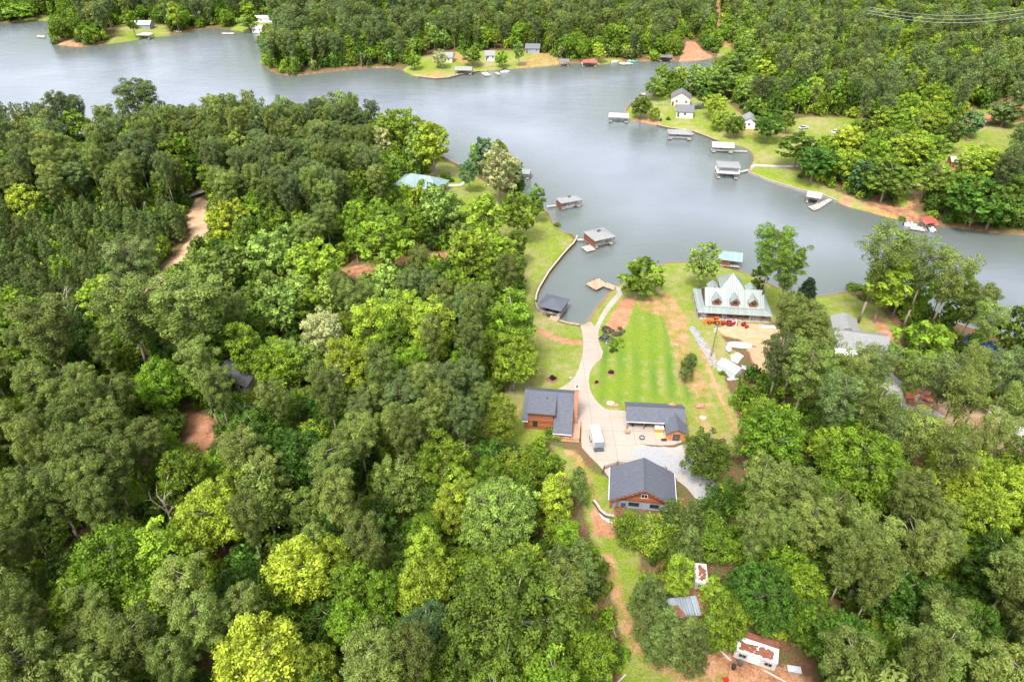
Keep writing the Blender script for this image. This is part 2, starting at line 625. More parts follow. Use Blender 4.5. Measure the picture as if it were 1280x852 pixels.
LAWNS = [
    W([(548, 193), (580, 207), (640, 241), (690, 262), (704, 284), (730, 297), (712, 320), (682, 365), (673, 380), (700, 396), (735, 404), (737, 430), (732, 462), (716, 484), (700, 492), (700, 540), (655, 556), (612, 552), (606, 520), (640, 478), (652, 400), (655, 330), (600, 290), (560, 250), (536, 212)]),
    W([(728, 401), (738, 388), (760, 361), (770, 349), (804, 338), (832, 321), (890, 323), (935, 335), (985, 359), (1010, 364), (1060, 358), (1100, 380), (1122, 410), (1125, 445), (1040, 450), (985, 400), (960, 404), (895, 408), (905, 425), (925, 445), (905, 470), (930, 540), (925, 570), (860, 560), (860, 530), (790, 520), (740, 512), (728, 480), (745, 445), (750, 420)]),
    W([(690, 556), (720, 565), (742, 590), (766, 600), (768, 650), (800, 690), (800, 760), (880, 820), (940, 850), (900, 900), (770, 900), (778, 800), (765, 740), (745, 690), (728, 630), (705, 590)]),
    W([(866, 120), (905, 126), (945, 158), (1010, 148), (1082, 148), (1090, 156), (1045, 170), (1000, 215), (1050, 235), (1100, 255), (1152, 274), (1140, 282), (1080, 268), (1030, 249), (960, 230), (930, 217), (938, 198), (928, 185), (880, 174), (830, 164), (787, 155), (776, 142), (800, 117), (830, 117)]),
    W([(1150, 208), (1180, 180), (1215, 160), (1290, 150), (1290, 185), (1215, 212), (1135, 256), (1112, 245)]),
    W([(1205, 140), (1280, 128), (1285, 140), (1215, 150)]),
    W([(500, 85), (520, 96), (560, 98), (600, 89), (700, 83), (720, 78), (690, 68), (640, 64), (560, 66), (520, 72)]),
    W([(735, 83), (790, 78), (775, 70), (735, 71)]),
    W([(105, 59), (165, 51), (215, 44), (205, 32), (150, 32), (140, 46)]),
    W([(235, 40), (270, 35), (290, 38), (340, 43), (335, 24), (305, 24), (285, 33), (250, 33)]),
    W([(0, 29), (50, 25.5), (90, 27), (60, 19), (20, 21)]),
    W([(895, 71), (920, 69), (912, 54), (900, 58)]),
    W([(1100, 78), (1108, 66), (1125, 56), (1132, 58), (1115, 75)]),
]
CLAY = [
    (W([(796, 365), (777, 368), (757, 402), (759, 412), (782, 405), (790, 385)]), 1.0),
    (W([(795, 372), (838, 360), (862, 400), (864, 440), (884, 475), (890, 500), (850, 480), (842, 440), (826, 395), (800, 385)]), 0.54),
    (W([(663, 403), (668, 400), (700, 416), (728, 420), (728, 428), (700, 425), (675, 413)]), 0.85),
    (W([(866, 422), (872, 420), (893, 462), (920, 520), (935, 565), (926, 570), (908, 530), (884, 475)]), 0.5),
    (W([(854, 475), (885, 478), (900, 520), (925, 570), (905, 570), (866, 530)]), 0.38),
    (W([(0, 462), (40, 457), (60, 468), (30, 488), (0, 493)]), 0.9),
    (W([(228, 515), (268, 525), (266, 595), (240, 585)]), 0.9),
    (W([(410, 338), (500, 322), (590, 311), (592, 326), (500, 338), (415, 352)]), 0.7),
    (W([(738, 636), (768, 640), (776, 672), (744, 668)]), 1.0),
    (W([(744, 690), (766, 684), (792, 766), (832, 824), (915, 836), (1020, 845), (1020, 880), (900, 872), (830, 850), (782, 806)]), 0.55),
    (W([(865, 800), (935, 820), (990, 830), (1020, 850), (990, 870), (880, 850)]), 0.62),
    (W([(850, 700), (880, 700), (890, 770), (860, 775), (830, 730)]), 0.5),
    (W([(846, 77), (886, 73.5), (902, 70), (880, 62), (868, 52), (858, 52), (854, 62)]), 0.9),
    (W([(897, 45), (903, 44), (899, 10), (900, -5), (893, -5), (894, 20)]), 0.85),
    (W([(905, 60), (925, 50), (960, 45), (950, 35), (900, 40)]), 0.5),
    (W([(640, 84), (690, 83), (716, 78), (694, 66), (668, 66), (650, 76)]), 0.5),
    (W([(528, 93), (556, 94), (556, 86), (530, 87)]), 0.55),
    (W([(66, 55.5), (80, 57.5), (102, 57), (98, 51), (84, 48), (72, 50)]), 0.8),
    (W([(560, 75), (590, 80), (588, 70), (565, 66)]), 0.6),
    (W([(800, 74), (845, 73), (845, 68), (800, 70)]), 0.5),
    (W([(1078, 262), (1100, 268), (1145, 276), (1160, 262), (1130, 255), (1080, 245)]), 0.55),
    (W([(1040, 250), (1062, 258), (1070, 244), (1058, 240)]), 0.8),
    (W([(790, 150), (830, 157), (826, 146), (795, 142)]), 0.7),
    (W([(1128, 256), (1140, 262), (1175, 225), (1215, 205), (1265, 200), (1265, 196), (1205, 198), (1160, 222)]), 0.6),
    (W([(1195, 152), (1240, 142), (1290, 132), (1290, 138), (1245, 150), (1200, 160)]), 0.8),
    (W([(900, 165), (960, 170), (1000, 178), (1000, 168), (950, 160), (905, 158)]), 0.4),
    (W([(1085, 392), (1098, 386), (1132, 440), (1160, 470), (1140, 475), (1110, 440)]), 0.8),
    (W([(590, 545), (618, 560), (640, 540), (655, 505), (640, 505), (612, 520)]), 0.45),
    (W([(700, 560), (735, 610), (745, 650), (760, 650), (742, 590), (722, 560)]), 0.5),
]
SAND = [
    (W([(893, 409), (930, 404), (968, 406), (1012, 420), (990, 445), (962, 470), (944, 462), (936, 440), (925, 424), (905, 420)]), 1.0),
    (W([(246, 243), (262, 250), (259, 290), (242, 312), (222, 346), (198, 372), (170, 400), (158, 390), (194, 345), (220, 320), (238, 290), (233, 268)]), 0.95),
    (W([(1118, 470), (1180, 500), (1290, 535), (1290, 585), (1210, 560), (1150, 530), (1110, 510), (1090, 485)]), 0.62),
    (W([(935, 180), (944, 190), (944, 203), (936, 210), (934, 196)]), 0.9),
    (W([(745, 690), (755, 700), (765, 740), (758, 742)]), 0.6),
    (W([(870, 425), (874, 424), (905, 495), (932, 558), (928, 560), (898, 498)]), 0.5),
]
STRIPES = W([(740, 470), (760, 400), (800, 385), (845, 390), (850, 440), (880, 500), (740, 505)])


def mask(polys, soft=0.9):
    out = np.zeros(len(GP))
    for p in polys:
        w = 1.0
        if isinstance(p, tuple):
            p, w = p
        lo, hi = p.min(0) - 3, p.max(0) + 3
        sel = np.where((GP > lo).all(1) & (GP < hi).all(1))[0]
        if len(sel):
            out[sel] = np.maximum(out[sel], w * sstep(sdist(GP[sel], p), -soft, soft))
    return out


land_me = grid_mesh('ground', GP, GZ, len(GX), len(GY))
for nm, vals in (('lawn', mask(LAWNS, 1.2)), ('clay', mask(CLAY, 1.0)), ('sand', mask(SAND, 1.0)), ('stripe', mask([STRIPES], 2.0)),
                 ('bank', np.clip(1 - np.abs(GD - 0.1) / 0.9, 0, 1) * 0.85)):
    a = land_me.attributes.new(nm, 'FLOAT', 'POINT')
    a.data.foreach_set('value', vals.astype(np.float32))

m, nt, bs = newmat('open_ground')
tcg = N(nt, 'ShaderNodeTexCoord').outputs['Object']
big = noise(nt, 0.05, 5, vec=tcg)
mid = noise(nt, 0.4, 6, vec=tcg, rough=0.65)
fine = noise(nt, 3.0, 5, vec=tcg, rough=0.7)
litter = ramp(nt, fine, [(0.3, (0.075, 0.042, 0.026)), (0.55, (0.17, 0.082, 0.05)), (0.75, (0.24, 0.13, 0.08))])
moss = ramp(nt, fine, [(0.3, (0.05, 0.075, 0.018)), (0.7, (0.11, 0.14, 0.035))])
floor_c = mixc(nt, math_(nt, 'MULTIPLY', math_(nt, 'SUBTRACT', mid, 0.44, True), 6, True), litter, moss)
g1 = ramp(nt, fine, [(0.3, (0.078, 0.13, 0.012)), (0.5, (0.15, 0.208, 0.02)), (0.7, (0.235, 0.28, 0.036))])
g2 = ramp(nt, fine, [(0.3, (0.18, 0.165, 0.06)), (0.7, (0.33, 0.285, 0.14))])
dryf = math_(nt, 'MULTIPLY', math_(nt, 'SUBTRACT', math_(nt, 'ADD', math_(nt, 'MULTIPLY', big, 0.6), math_(nt, 'MULTIPLY', mid, 0.5)), 0.5, True), 5.5, True)
grass = mixc(nt, dryf, g1, g2)
# mowing stripes, laid along the lawn
mp = N(nt, 'ShaderNodeMapping')
mp.inputs['Rotation'].default_value = (0, 0, R(8))
nt.links.new(tcg, mp.inputs[0])
sp = N(nt, 'ShaderNodeSeparateXYZ')
nt.links.new(mp.outputs[0], sp.inputs[0])
st = math_(nt, 'SINE', math_(nt, 'MULTIPLY', math_(nt, 'ADD', sp.outputs['X'], math_(nt, 'MULTIPLY', mid, 2.2)), 1.55))
st = math_(nt, 'MULTIPLY', math_(nt, 'ADD', math_(nt, 'MULTIPLY', st, 0.5), 0.5), math_(nt, 'MULTIPLY', math_(nt, 'SUBTRACT', big, 0.25, True), 3.0, True))
sa = N(nt, 'ShaderNodeAttribute', attribute_name='stripe').outputs['Fac']
grass = mixc(nt, math_(nt, 'MULTIPLY', st, sa), grass, ramp(nt, fine, [(0.3, (0.045, 0.125, 0.01)), (0.7, (0.1, 0.2, 0.02))]))


def edge(attr, wob=0.55, gain=2.2):
    at_ = N(nt, 'ShaderNodeAttribute', attribute_name=attr).outputs['Fac']
    w = math_(nt, 'ADD', math_(nt, 'MULTIPLY', math_(nt, 'SUBTRACT', mid, 0.5), wob * 2), math_(nt, 'MULTIPLY', math_(nt, 'SUBTRACT', fine, 0.5), wob))
    v = math_(nt, 'ADD', at_, math_(nt, 'MULTIPLY', w, math_(nt, 'MULTIPLY', at_, 1.6, True)))
    return math_(nt, 'MULTIPLY', math_(nt, 'SUBTRACT', v, 0.28), gain, True)


clay_c = ramp(nt, math_(nt, 'ADD', math_(nt, 'MULTIPLY', fine, 0.5), math_(nt, 'MULTIPLY', mid, 0.5)), [(0.35, (0.22, 0.092, 0.046)), (0.52, (0.37, 0.18, 0.1)), (0.68, (0.48, 0.31, 0.2))])
sand_c = ramp(nt, math_(nt, 'ADD', math_(nt, 'MULTIPLY', fine, 0.5), math_(nt, 'MULTIPLY', mid, 0.5)), [(0.35, (0.34, 0.2, 0.11)), (0.6, (0.49, 0.345, 0.215))])
col = mixc(nt, edge('lawn', 0.6), floor_c, grass)
col = mixc(nt, edge('clay'), col, clay_c)
col = mixc(nt, edge('sand', 0.4), col, sand_c)
col = mixc(nt, edge('bank', 0.4), col, ramp(nt, mid, [(0.3, (0.2, 0.1, 0.06)), (0.7, (0.3, 0.2, 0.12))]))
nt.links.new(col, bs.inputs['Base Color'])
bs.inputs['Roughness'].default_value = 0.95
bs.inputs['Specular IOR Level'].default_value = 0.15
bump(nt, bs, math_(nt, 'ADD', fine, mid), 0.7, 0.25)
land_me.materials.append(m)
land = bpy.data.objects.new('ground', land_me)
COL.objects.link(land)
tag(land, 'lake shore land with lawns, clay tracks and leaf strewn forest floor', 'ground', kind='structure')

# water: one still sheet, bank silt and darkening of reflected trees painted in by shore distance
WX = axis((-9000, -900, 900), (-900, -480, 60), (-480, 560, 4), (560, 960, 60), (960, 9000, 900))
WY = axis((100, 160, 4), (160, 480, 4), (480, 760, 8), (760, 1600, 80), (1600, 12000, 1500))
WXX, WYY = np.meshgrid(WX, WY)
WP = np.stack([WXX.ravel(), WYY.ravel()], 1)
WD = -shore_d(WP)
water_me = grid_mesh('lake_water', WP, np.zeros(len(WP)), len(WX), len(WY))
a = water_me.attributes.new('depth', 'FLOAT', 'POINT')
a.data.foreach_set('value', WD.astype(np.float32))  # distance from the bank, steers silt and the painted reflection tone
m, nt, bs = newmat('lake_water')
tcw = N(nt, 'ShaderNodeTexCoord').outputs['Object']
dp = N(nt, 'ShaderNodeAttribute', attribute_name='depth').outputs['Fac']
wb = noise(nt, 0.012, 3, vec=tcw)
deep = ramp(nt, wb, [(0.35, (0.14, 0.156, 0.182)), (0.65, (0.205, 0.224, 0.258))])
silt_reflection = ramp(nt, dp, [(0.0, (0.19, 0.13, 0.075)), (1.0, (0.1, 0.118, 0.108))])  # brown silt at the edge, then tree reflections painted as darker green-grey
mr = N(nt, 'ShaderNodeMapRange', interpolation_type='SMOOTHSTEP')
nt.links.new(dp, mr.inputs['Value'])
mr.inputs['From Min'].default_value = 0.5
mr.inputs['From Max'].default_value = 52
nt.links.new(mixc(nt, mr.outputs[0], silt_reflection, deep), bs.inputs['Base Color'])
bs.inputs['Roughness'].default_value = 0.12
bs.inputs['IOR'].default_value = 1.6
mpw = N(nt, 'ShaderNodeMapping')
mpw.inputs['Rotation'].default_value = (0, 0, R(18))
mpw.inputs['Scale'].default_value = (0.6, 1.4, 1)
nt.links.new(tcw, mpw.inputs[0])
rip = math_(nt, 'ADD', noise(nt, 0.9, 4, vec=mpw.outputs[0], rough=0.6), math_(nt, 'MULTIPLY', noise(nt, 0.12, 3, vec=mpw.outputs[0]), 1.6))
bump(nt, bs, rip, 0.4, 0.32)
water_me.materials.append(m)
water = bpy.data.objects.new('lake_water', water_me)
COL.objects.link(water)
tag(water, 'grey rippled lake water reflecting an overcast sky', 'lake', kind='structure')
# ------------------------------------------------------------------ plants: shapes
def leaf_cloud(C, r, n, size, rg, squash=0.8, up=0.35, ratio=0.6, shell=0.6, spread=0.22):
    """n leaf faces round every clump centre; gives corner points (k,4,3) and a tint per face"""
    C, r = np.asarray(C, float), np.asarray(r, float)
    k = len(C)
    n_i = np.maximum(6, (n * (r / r.mean()) ** 2).astype(int))
    idx = np.repeat(np.arange(k), n_i)
    m_ = len(idx)
    d = rg.normal(size=(m_, 3))
    d[:, 2] += up
    d /= np.linalg.norm(d, axis=1)[:, None]
    rad = r[idx] * (shell + (1 - shell) * rg.random(m_)) * (1 + 0.16 * rg.normal(size=m_))
    p = C[idx] + d * rad[:, None] * np.array([1, 1, squash])
    nn = d * 0.8 + rg.normal(size=(m_, 3)) * 0.5 + np.array([0, 0, 0.3])
    nn /= np.linalg.norm(nn, axis=1)[:, None]
    t1 = np.cross(nn, rg.normal(size=(m_, 3)))
    t1 /= np.linalg.norm(t1, axis=1)[:, None]
    t2 = np.cross(nn, t1)
    s = size * (0.65 + 0.7 * rg.random(m_))[:, None]
    q = np.stack([p + t1 * s, p + t2 * s * ratio, p - t1 * s, p - t2 * s * ratio], 1)
    ct = 1 + spread * rg.normal(size=k)
    tint = np.clip(ct[idx] * (1 + 0.13 * rg.normal(size=m_)), 0.5, 1.7)
    return q, tint


def leaf_mesh(name, q, tint, extra=None):
    """leaves, and optionally a wooden part (verts, faces) in a second material"""
    n = len(q)
    co = q.reshape(-1, 3)
    nv = len(co)
    loops = np.arange(nv, dtype=np.int32)
    starts = np.arange(0, nv, 4, dtype=np.int32)
    mats = np.zeros(n, np.int32)
    if extra is not None:
        ev, ef = np.array(extra.v, float), [f for f in extra.f if len(f) == 4]
        co = np.vstack([co, ev])
        loops = np.concatenate([loops, np.array(ef, np.int32).ravel() + nv]).astype(np.int32)
        starts = np.arange(0, len(loops), 4, dtype=np.int32)
        mats = np.concatenate([mats, np.ones(len(ef), np.int32)]).astype(np.int32)
        tint = np.concatenate([tint, np.ones(len(ef))])
    me = bpy.data.meshes.new(name)
    me.vertices.add(len(co))
    me.vertices.foreach_set('co', co.astype(np.float32).ravel())
    me.loops.add(len(loops))
    me.loops.foreach_set('vertex_index', loops)
    me.polygons.add(len(starts))
    me.polygons.foreach_set('loop_start', starts)
    me.polygons.foreach_set('material_index', mats)
    me.update(calc_edges=True)
    a = me.attributes.new('tint', 'FLOAT', 'FACE')
    a.data.foreach_set('value', tint.astype(np.float32))
    me.materials.append(M['leaf'])
    if extra is not None:
        me.materials.append(M['bark'])
    return me


def trunk_shape(H, r0, limbs, rg, bend=0.35, top=0.12):
    mb = MB()
    pts = []
    bx, by = rg.normal(size=2) * bend
    for i in range(5):
        t = i / 4
        pts.append((bx * t * t + 0.12 * math.sin(5 * t), by * t * t, H * t - 0.4 * (i == 0)))
    for i in range(4):
        mb.rod(pts[i], pts[i + 1], r0 * (1 - (1 - top) * i / 4), r0 * (1 - (1 - top) * (i + 1) / 4), 7)
    for (z, end, r) in limbs:
        t = z / H
        mb.rod((bx * t * t, by * t * t, z), end, r, r * 0.3, 4)
    return mb


def pine_shape(seed, H=22.0, Rm=3.9, npuff=88, leaves=115, size=0.185, base=0.5):
    rg = np.random.default_rng(seed)
    C, r, limbs = [], [], []
    for i in range(npuff):
        t = (i + 0.5) / npuff
        t = t ** 0.8
        z = H * (base + (1 - base) * t)
        prof = math.sin(math.pi * min(1, 0.2 + 0.78 * (1 - t) ** 0.75)) ** 0.8
        ang = i * 2.4 + rg.normal() * 0.3
        rr = Rm * prof * (0.55 + 0.45 * rg.random()) * (1 + 0.15 * rg.normal())
        e = (rr * math.cos(ang), rr * math.sin(ang), z + 0.18 * rr)
        C.append(e)
        r.append((0.95 + 0.5 * rg.random()) * (46 / npuff) ** 0.55)
        if i % 4 == 0:
            limbs.append((z - 0.5, e, 0.09))
        if rr > 2.6:
            C.append((e[0] * 0.55, e[1] * 0.55, z + 0.2))
            r.append((0.8 + 0.4 * rg.random()) * (46 / npuff) ** 0.4)
    q, t = leaf_cloud(C, r, leaves, size, rg, squash=0.75, up=0.55, ratio=0.45, shell=0.62, spread=0.17)
    return q, t, trunk_shape(H * 0.97, 0.27, limbs, rg)


def young_shape(seed, H=11.0, Rm=2.5, npuff=44, leaves=90, size=0.23):
    rg = np.random.default_rng(seed)
    C, r, limbs = [], [], []
    for i in range(npuff):
        t = ((i + 0.5) / npuff) ** 0.85
        z = H * (0.16 + 0.84 * t)
        rr = Rm * (1 - t) ** 0.6 * (0.7 + 0.4 * rg.random())
        ang = i * 2.4 + rg.normal() * 0.2
        e = (rr * math.cos(ang), rr * math.sin(ang), z)
        C.append(e)
        r.append(0.55 + 0.4 * (1 - t) + 0.15 * rg.random())
        if i % 4 == 0:
            limbs.append((z - 0.3, e, 0.05))
    q, t = leaf_cloud(C, r, leaves, size, rg, squash=0.95, up=0.6, ratio=0.35, shell=0.35, spread=0.16)
    return q, t, trunk_shape(H * 0.97, 0.13, limbs, rg, 0.1)


def broad_shape(seed, H=16.0, Rm=5.2, npuff=130, leaves=80, size=0.21, base=0.2, tall=1.0, lump=1.08):
    """a rounded crown of unequal limbs, each limb a spray of leaf clumps"""
    rg = np.random.default_rng(seed)
    C, r, limbs = [], [], []
    zc, hz = H * (base + (1 - base) * 0.5), H * (1 - base) * 0.5
    nl = 9
    ldir = rg.normal(size=(nl, 3))
    ldir[:, 2] = np.abs(ldir[:, 2]) * 0.8 - 0.15
    ldir /= np.linalg.norm(ldir, axis=1)[:, None]
    lk = 0.8 + 0.45 * rg.random(nl)
    for i in range(npuff):
        u = 1 - 2 * (i + 0.5) / npuff * 0.93
        ph = i * 2.39996
        d = np.array([math.sqrt(max(0, 1 - u * u)) * math.cos(ph), math.sqrt(max(0, 1 - u * u)) * math.sin(ph), u]) + rg.normal(size=3) * 0.08
        w = np.exp(5 * (ldir @ d - 1))
        k = 0.62 + 0.42 * float((w * lk).sum() / (0.25 + w.sum()))
        k *= 0.78 + 0.22 * rg.random()
        e = (d[0] * Rm * k, d[1] * Rm * k, zc + d[2] * hz * k)
        C.append(e)
        r.append(lump * (0.6 + 0.55 * rg.random()))
        if i % 8 == 0:
            limbs.append((max(H * base * 0.8, e[2] - 0.35 * H * 0.5), e, 0.11))
    for i in range(npuff // 5):
        d = rg.normal(size=3)
        d /= np.linalg.norm(d)
        C.append((d[0] * Rm * 0.45, d[1] * Rm * 0.45, zc + d[2] * hz * 0.5))
        r.append(lump * 0.9)
    q, t = leaf_cloud(C, r, leaves, size, rg, squash=0.8, up=0.3, ratio=0.62, shell=0.5, spread=0.2)
    return q, t, trunk_shape(zc, 0.3, limbs, rg, 0.3, 0.35)


def bush_shape(seed, H=2.2, Rm=1.4, npuff=16, leaves=40, size=0.22):
    rg = np.random.default_rng(seed)
    C, r = [], []
    for i in range(npuff):
        d = rg.normal(size=3)
        d /= np.linalg.norm(d)
        d[2] = abs(d[2])
        k = 0.55 + 0.3 * rg.random()
        C.append((d[0] * Rm * k, d[1] * Rm * k, 0.35 + d[2] * (H - 0.7) * k * 1.1))
        r.append(0.45 * Rm * (0.7 + 0.5 * rg.random()))
    return (*leaf_cloud(C, r, leaves, size, rg, squash=0.85), None)


def cedar_shape(seed, H=9.0, Rm=2.1, npuff=60, leaves=60, size=0.22):
    rg = np.random.default_rng(seed)
    C, r = [], []
    for i in range(npuff):
        t = (i + 0.5) / npuff
        z = 0.5 + (H - 0.9) * t
        rr = Rm * math.sin(math.pi * (0.25 + 0.72 * t)) ** 0.8 * 0.72
        ang = i * 2.4
        C.append((rr * math.cos(ang), rr * math.sin(ang), z))
        r.append(0.55 + 0.35 * (1 - t))
    q, t = leaf_cloud(C, r, leaves, size, rg, squash=1.1, up=0.6, spread=0.12)
    return q, t, trunk_shape(H * 0.8, 0.16, [], rg, 0.05)


def protos(fn, n, seed, **kw):
    out = []
    for i in range(n):
        q, t, mb = fn(seed + i, **kw)
        cm = leaf_mesh('crown', q, t)
        tm = None
        if mb is not None:
            tm = bpy.data.meshes.new('trunk')
            tm.from_pydata(mb.v, [], mb.f)
            tm.polygons.foreach_set('use_smooth', [True] * len(mb.f))
            tm.materials.append(M['palebark' if fn is broad_shape else 'bark'])
            tm.update()
        out.append((cm, tm))
    return out


SHAPES = {   # shape: (prototypes, crown radius, height, height of the crown's middle)
    'pine': (protos(pine_shape, 5, 100), 4.15, 22.0, 16.0),
    'thinpine': (protos(pine_shape, 3, 130, npuff=60, leaves=100, Rm=3.9, base=0.52), 4.2, 22.0, 17.0),
    'young': (protos(young_shape, 4, 160), 2.9, 11.0, 7.0),
    'oak': (protos(broad_shape, 4, 200, base=0.13), 5.6, 16.0, 10.0),
    'bigoak': (protos(broad_shape, 3, 230, H=18.0, Rm=8.0, npuff=270, leaves=85, lump=1.15), 8.4, 18.0, 11.0),
    'tall': (protos(broad_shape, 4, 260, H=17.0, Rm=3.6, npuff=64, leaves=105, base=0.15, lump=1.1), 3.9, 17.0, 10.5),
    'low': (protos(broad_shape, 3, 290, H=9.0, Rm=3.6, npuff=46, leaves=60, base=0.1, lump=1.1), 3.9, 9.0, 5.0),
    'cedar': (protos(cedar_shape, 2, 320), 2.2, 9.0, 4.8),
    'bush': (protos(bush_shape, 3, 340), 1.5, 2.2, 1.2),
}
COLOURS = {
    'olive': (0.158, 0.212, 0.042), 'greygreen': (0.13, 0.185, 0.052), 'bright': (0.155, 0.258, 0.018), 'yellow': (0.295, 0.38, 0.034),
    'deep': (0.065, 0.14, 0.014), 'pale': (0.225, 0.33, 0.06), 'mid': (0.125, 0.205, 0.022), 'cream': (0.33, 0.345, 0.14), 'dark': (0.022, 0.05, 0.016),
    'youngpine': (0.118, 0.168, 0.038), 'limeyellow': (0.36, 0.42, 0.03), 'lime': (0.235, 0.332, 0.028), 'teal': (0.095, 0.18, 0.06),
}
WORDS = {'olive': 'olive green', 'greygreen': 'grey green', 'bright': 'bright green', 'yellow': 'yellow green', 'deep': 'deep green', 'pale': 'pale green',
         'mid': 'mid green', 'cream': 'cream flowering', 'dark': 'dark green', 'youngpine': 'olive', 'limeyellow': 'vivid yellow', 'lime': 'lime green', 'teal': 'bluish green'}
CODES = {   # code: (object name, category, colour, shapes)
    'P': ('pine_tree', 'pine tree', 'olive', ['pine']), 'G': ('pine_tree', 'pine tree', 'greygreen', ['pine']), 'T': ('pine_tree', 'pine tree', 'olive', ['thinpine']),
    'Q': ('young_pine', 'young pine', 'youngpine', ['young']),
    'B': ('broadleaf_tree', 'broadleaf tree', 'bright', ['oak', 'tall']), 'Y': ('broadleaf_tree', 'broadleaf tree', 'yellow', ['tall', 'oak']),
    'D': ('broadleaf_tree', 'broadleaf tree', 'deep', ['oak', 'low']), 'L': ('broadleaf_tree', 'broadleaf tree', 'pale', ['oak', 'tall']),
    'M': ('broadleaf_tree', 'broadleaf tree', 'mid', ['oak']), 'I': ('broadleaf_tree', 'broadleaf tree', 'lime', ['oak', 'tall']), 'E': ('broadleaf_tree', 'broadleaf tree', 'teal', ['oak']),
}
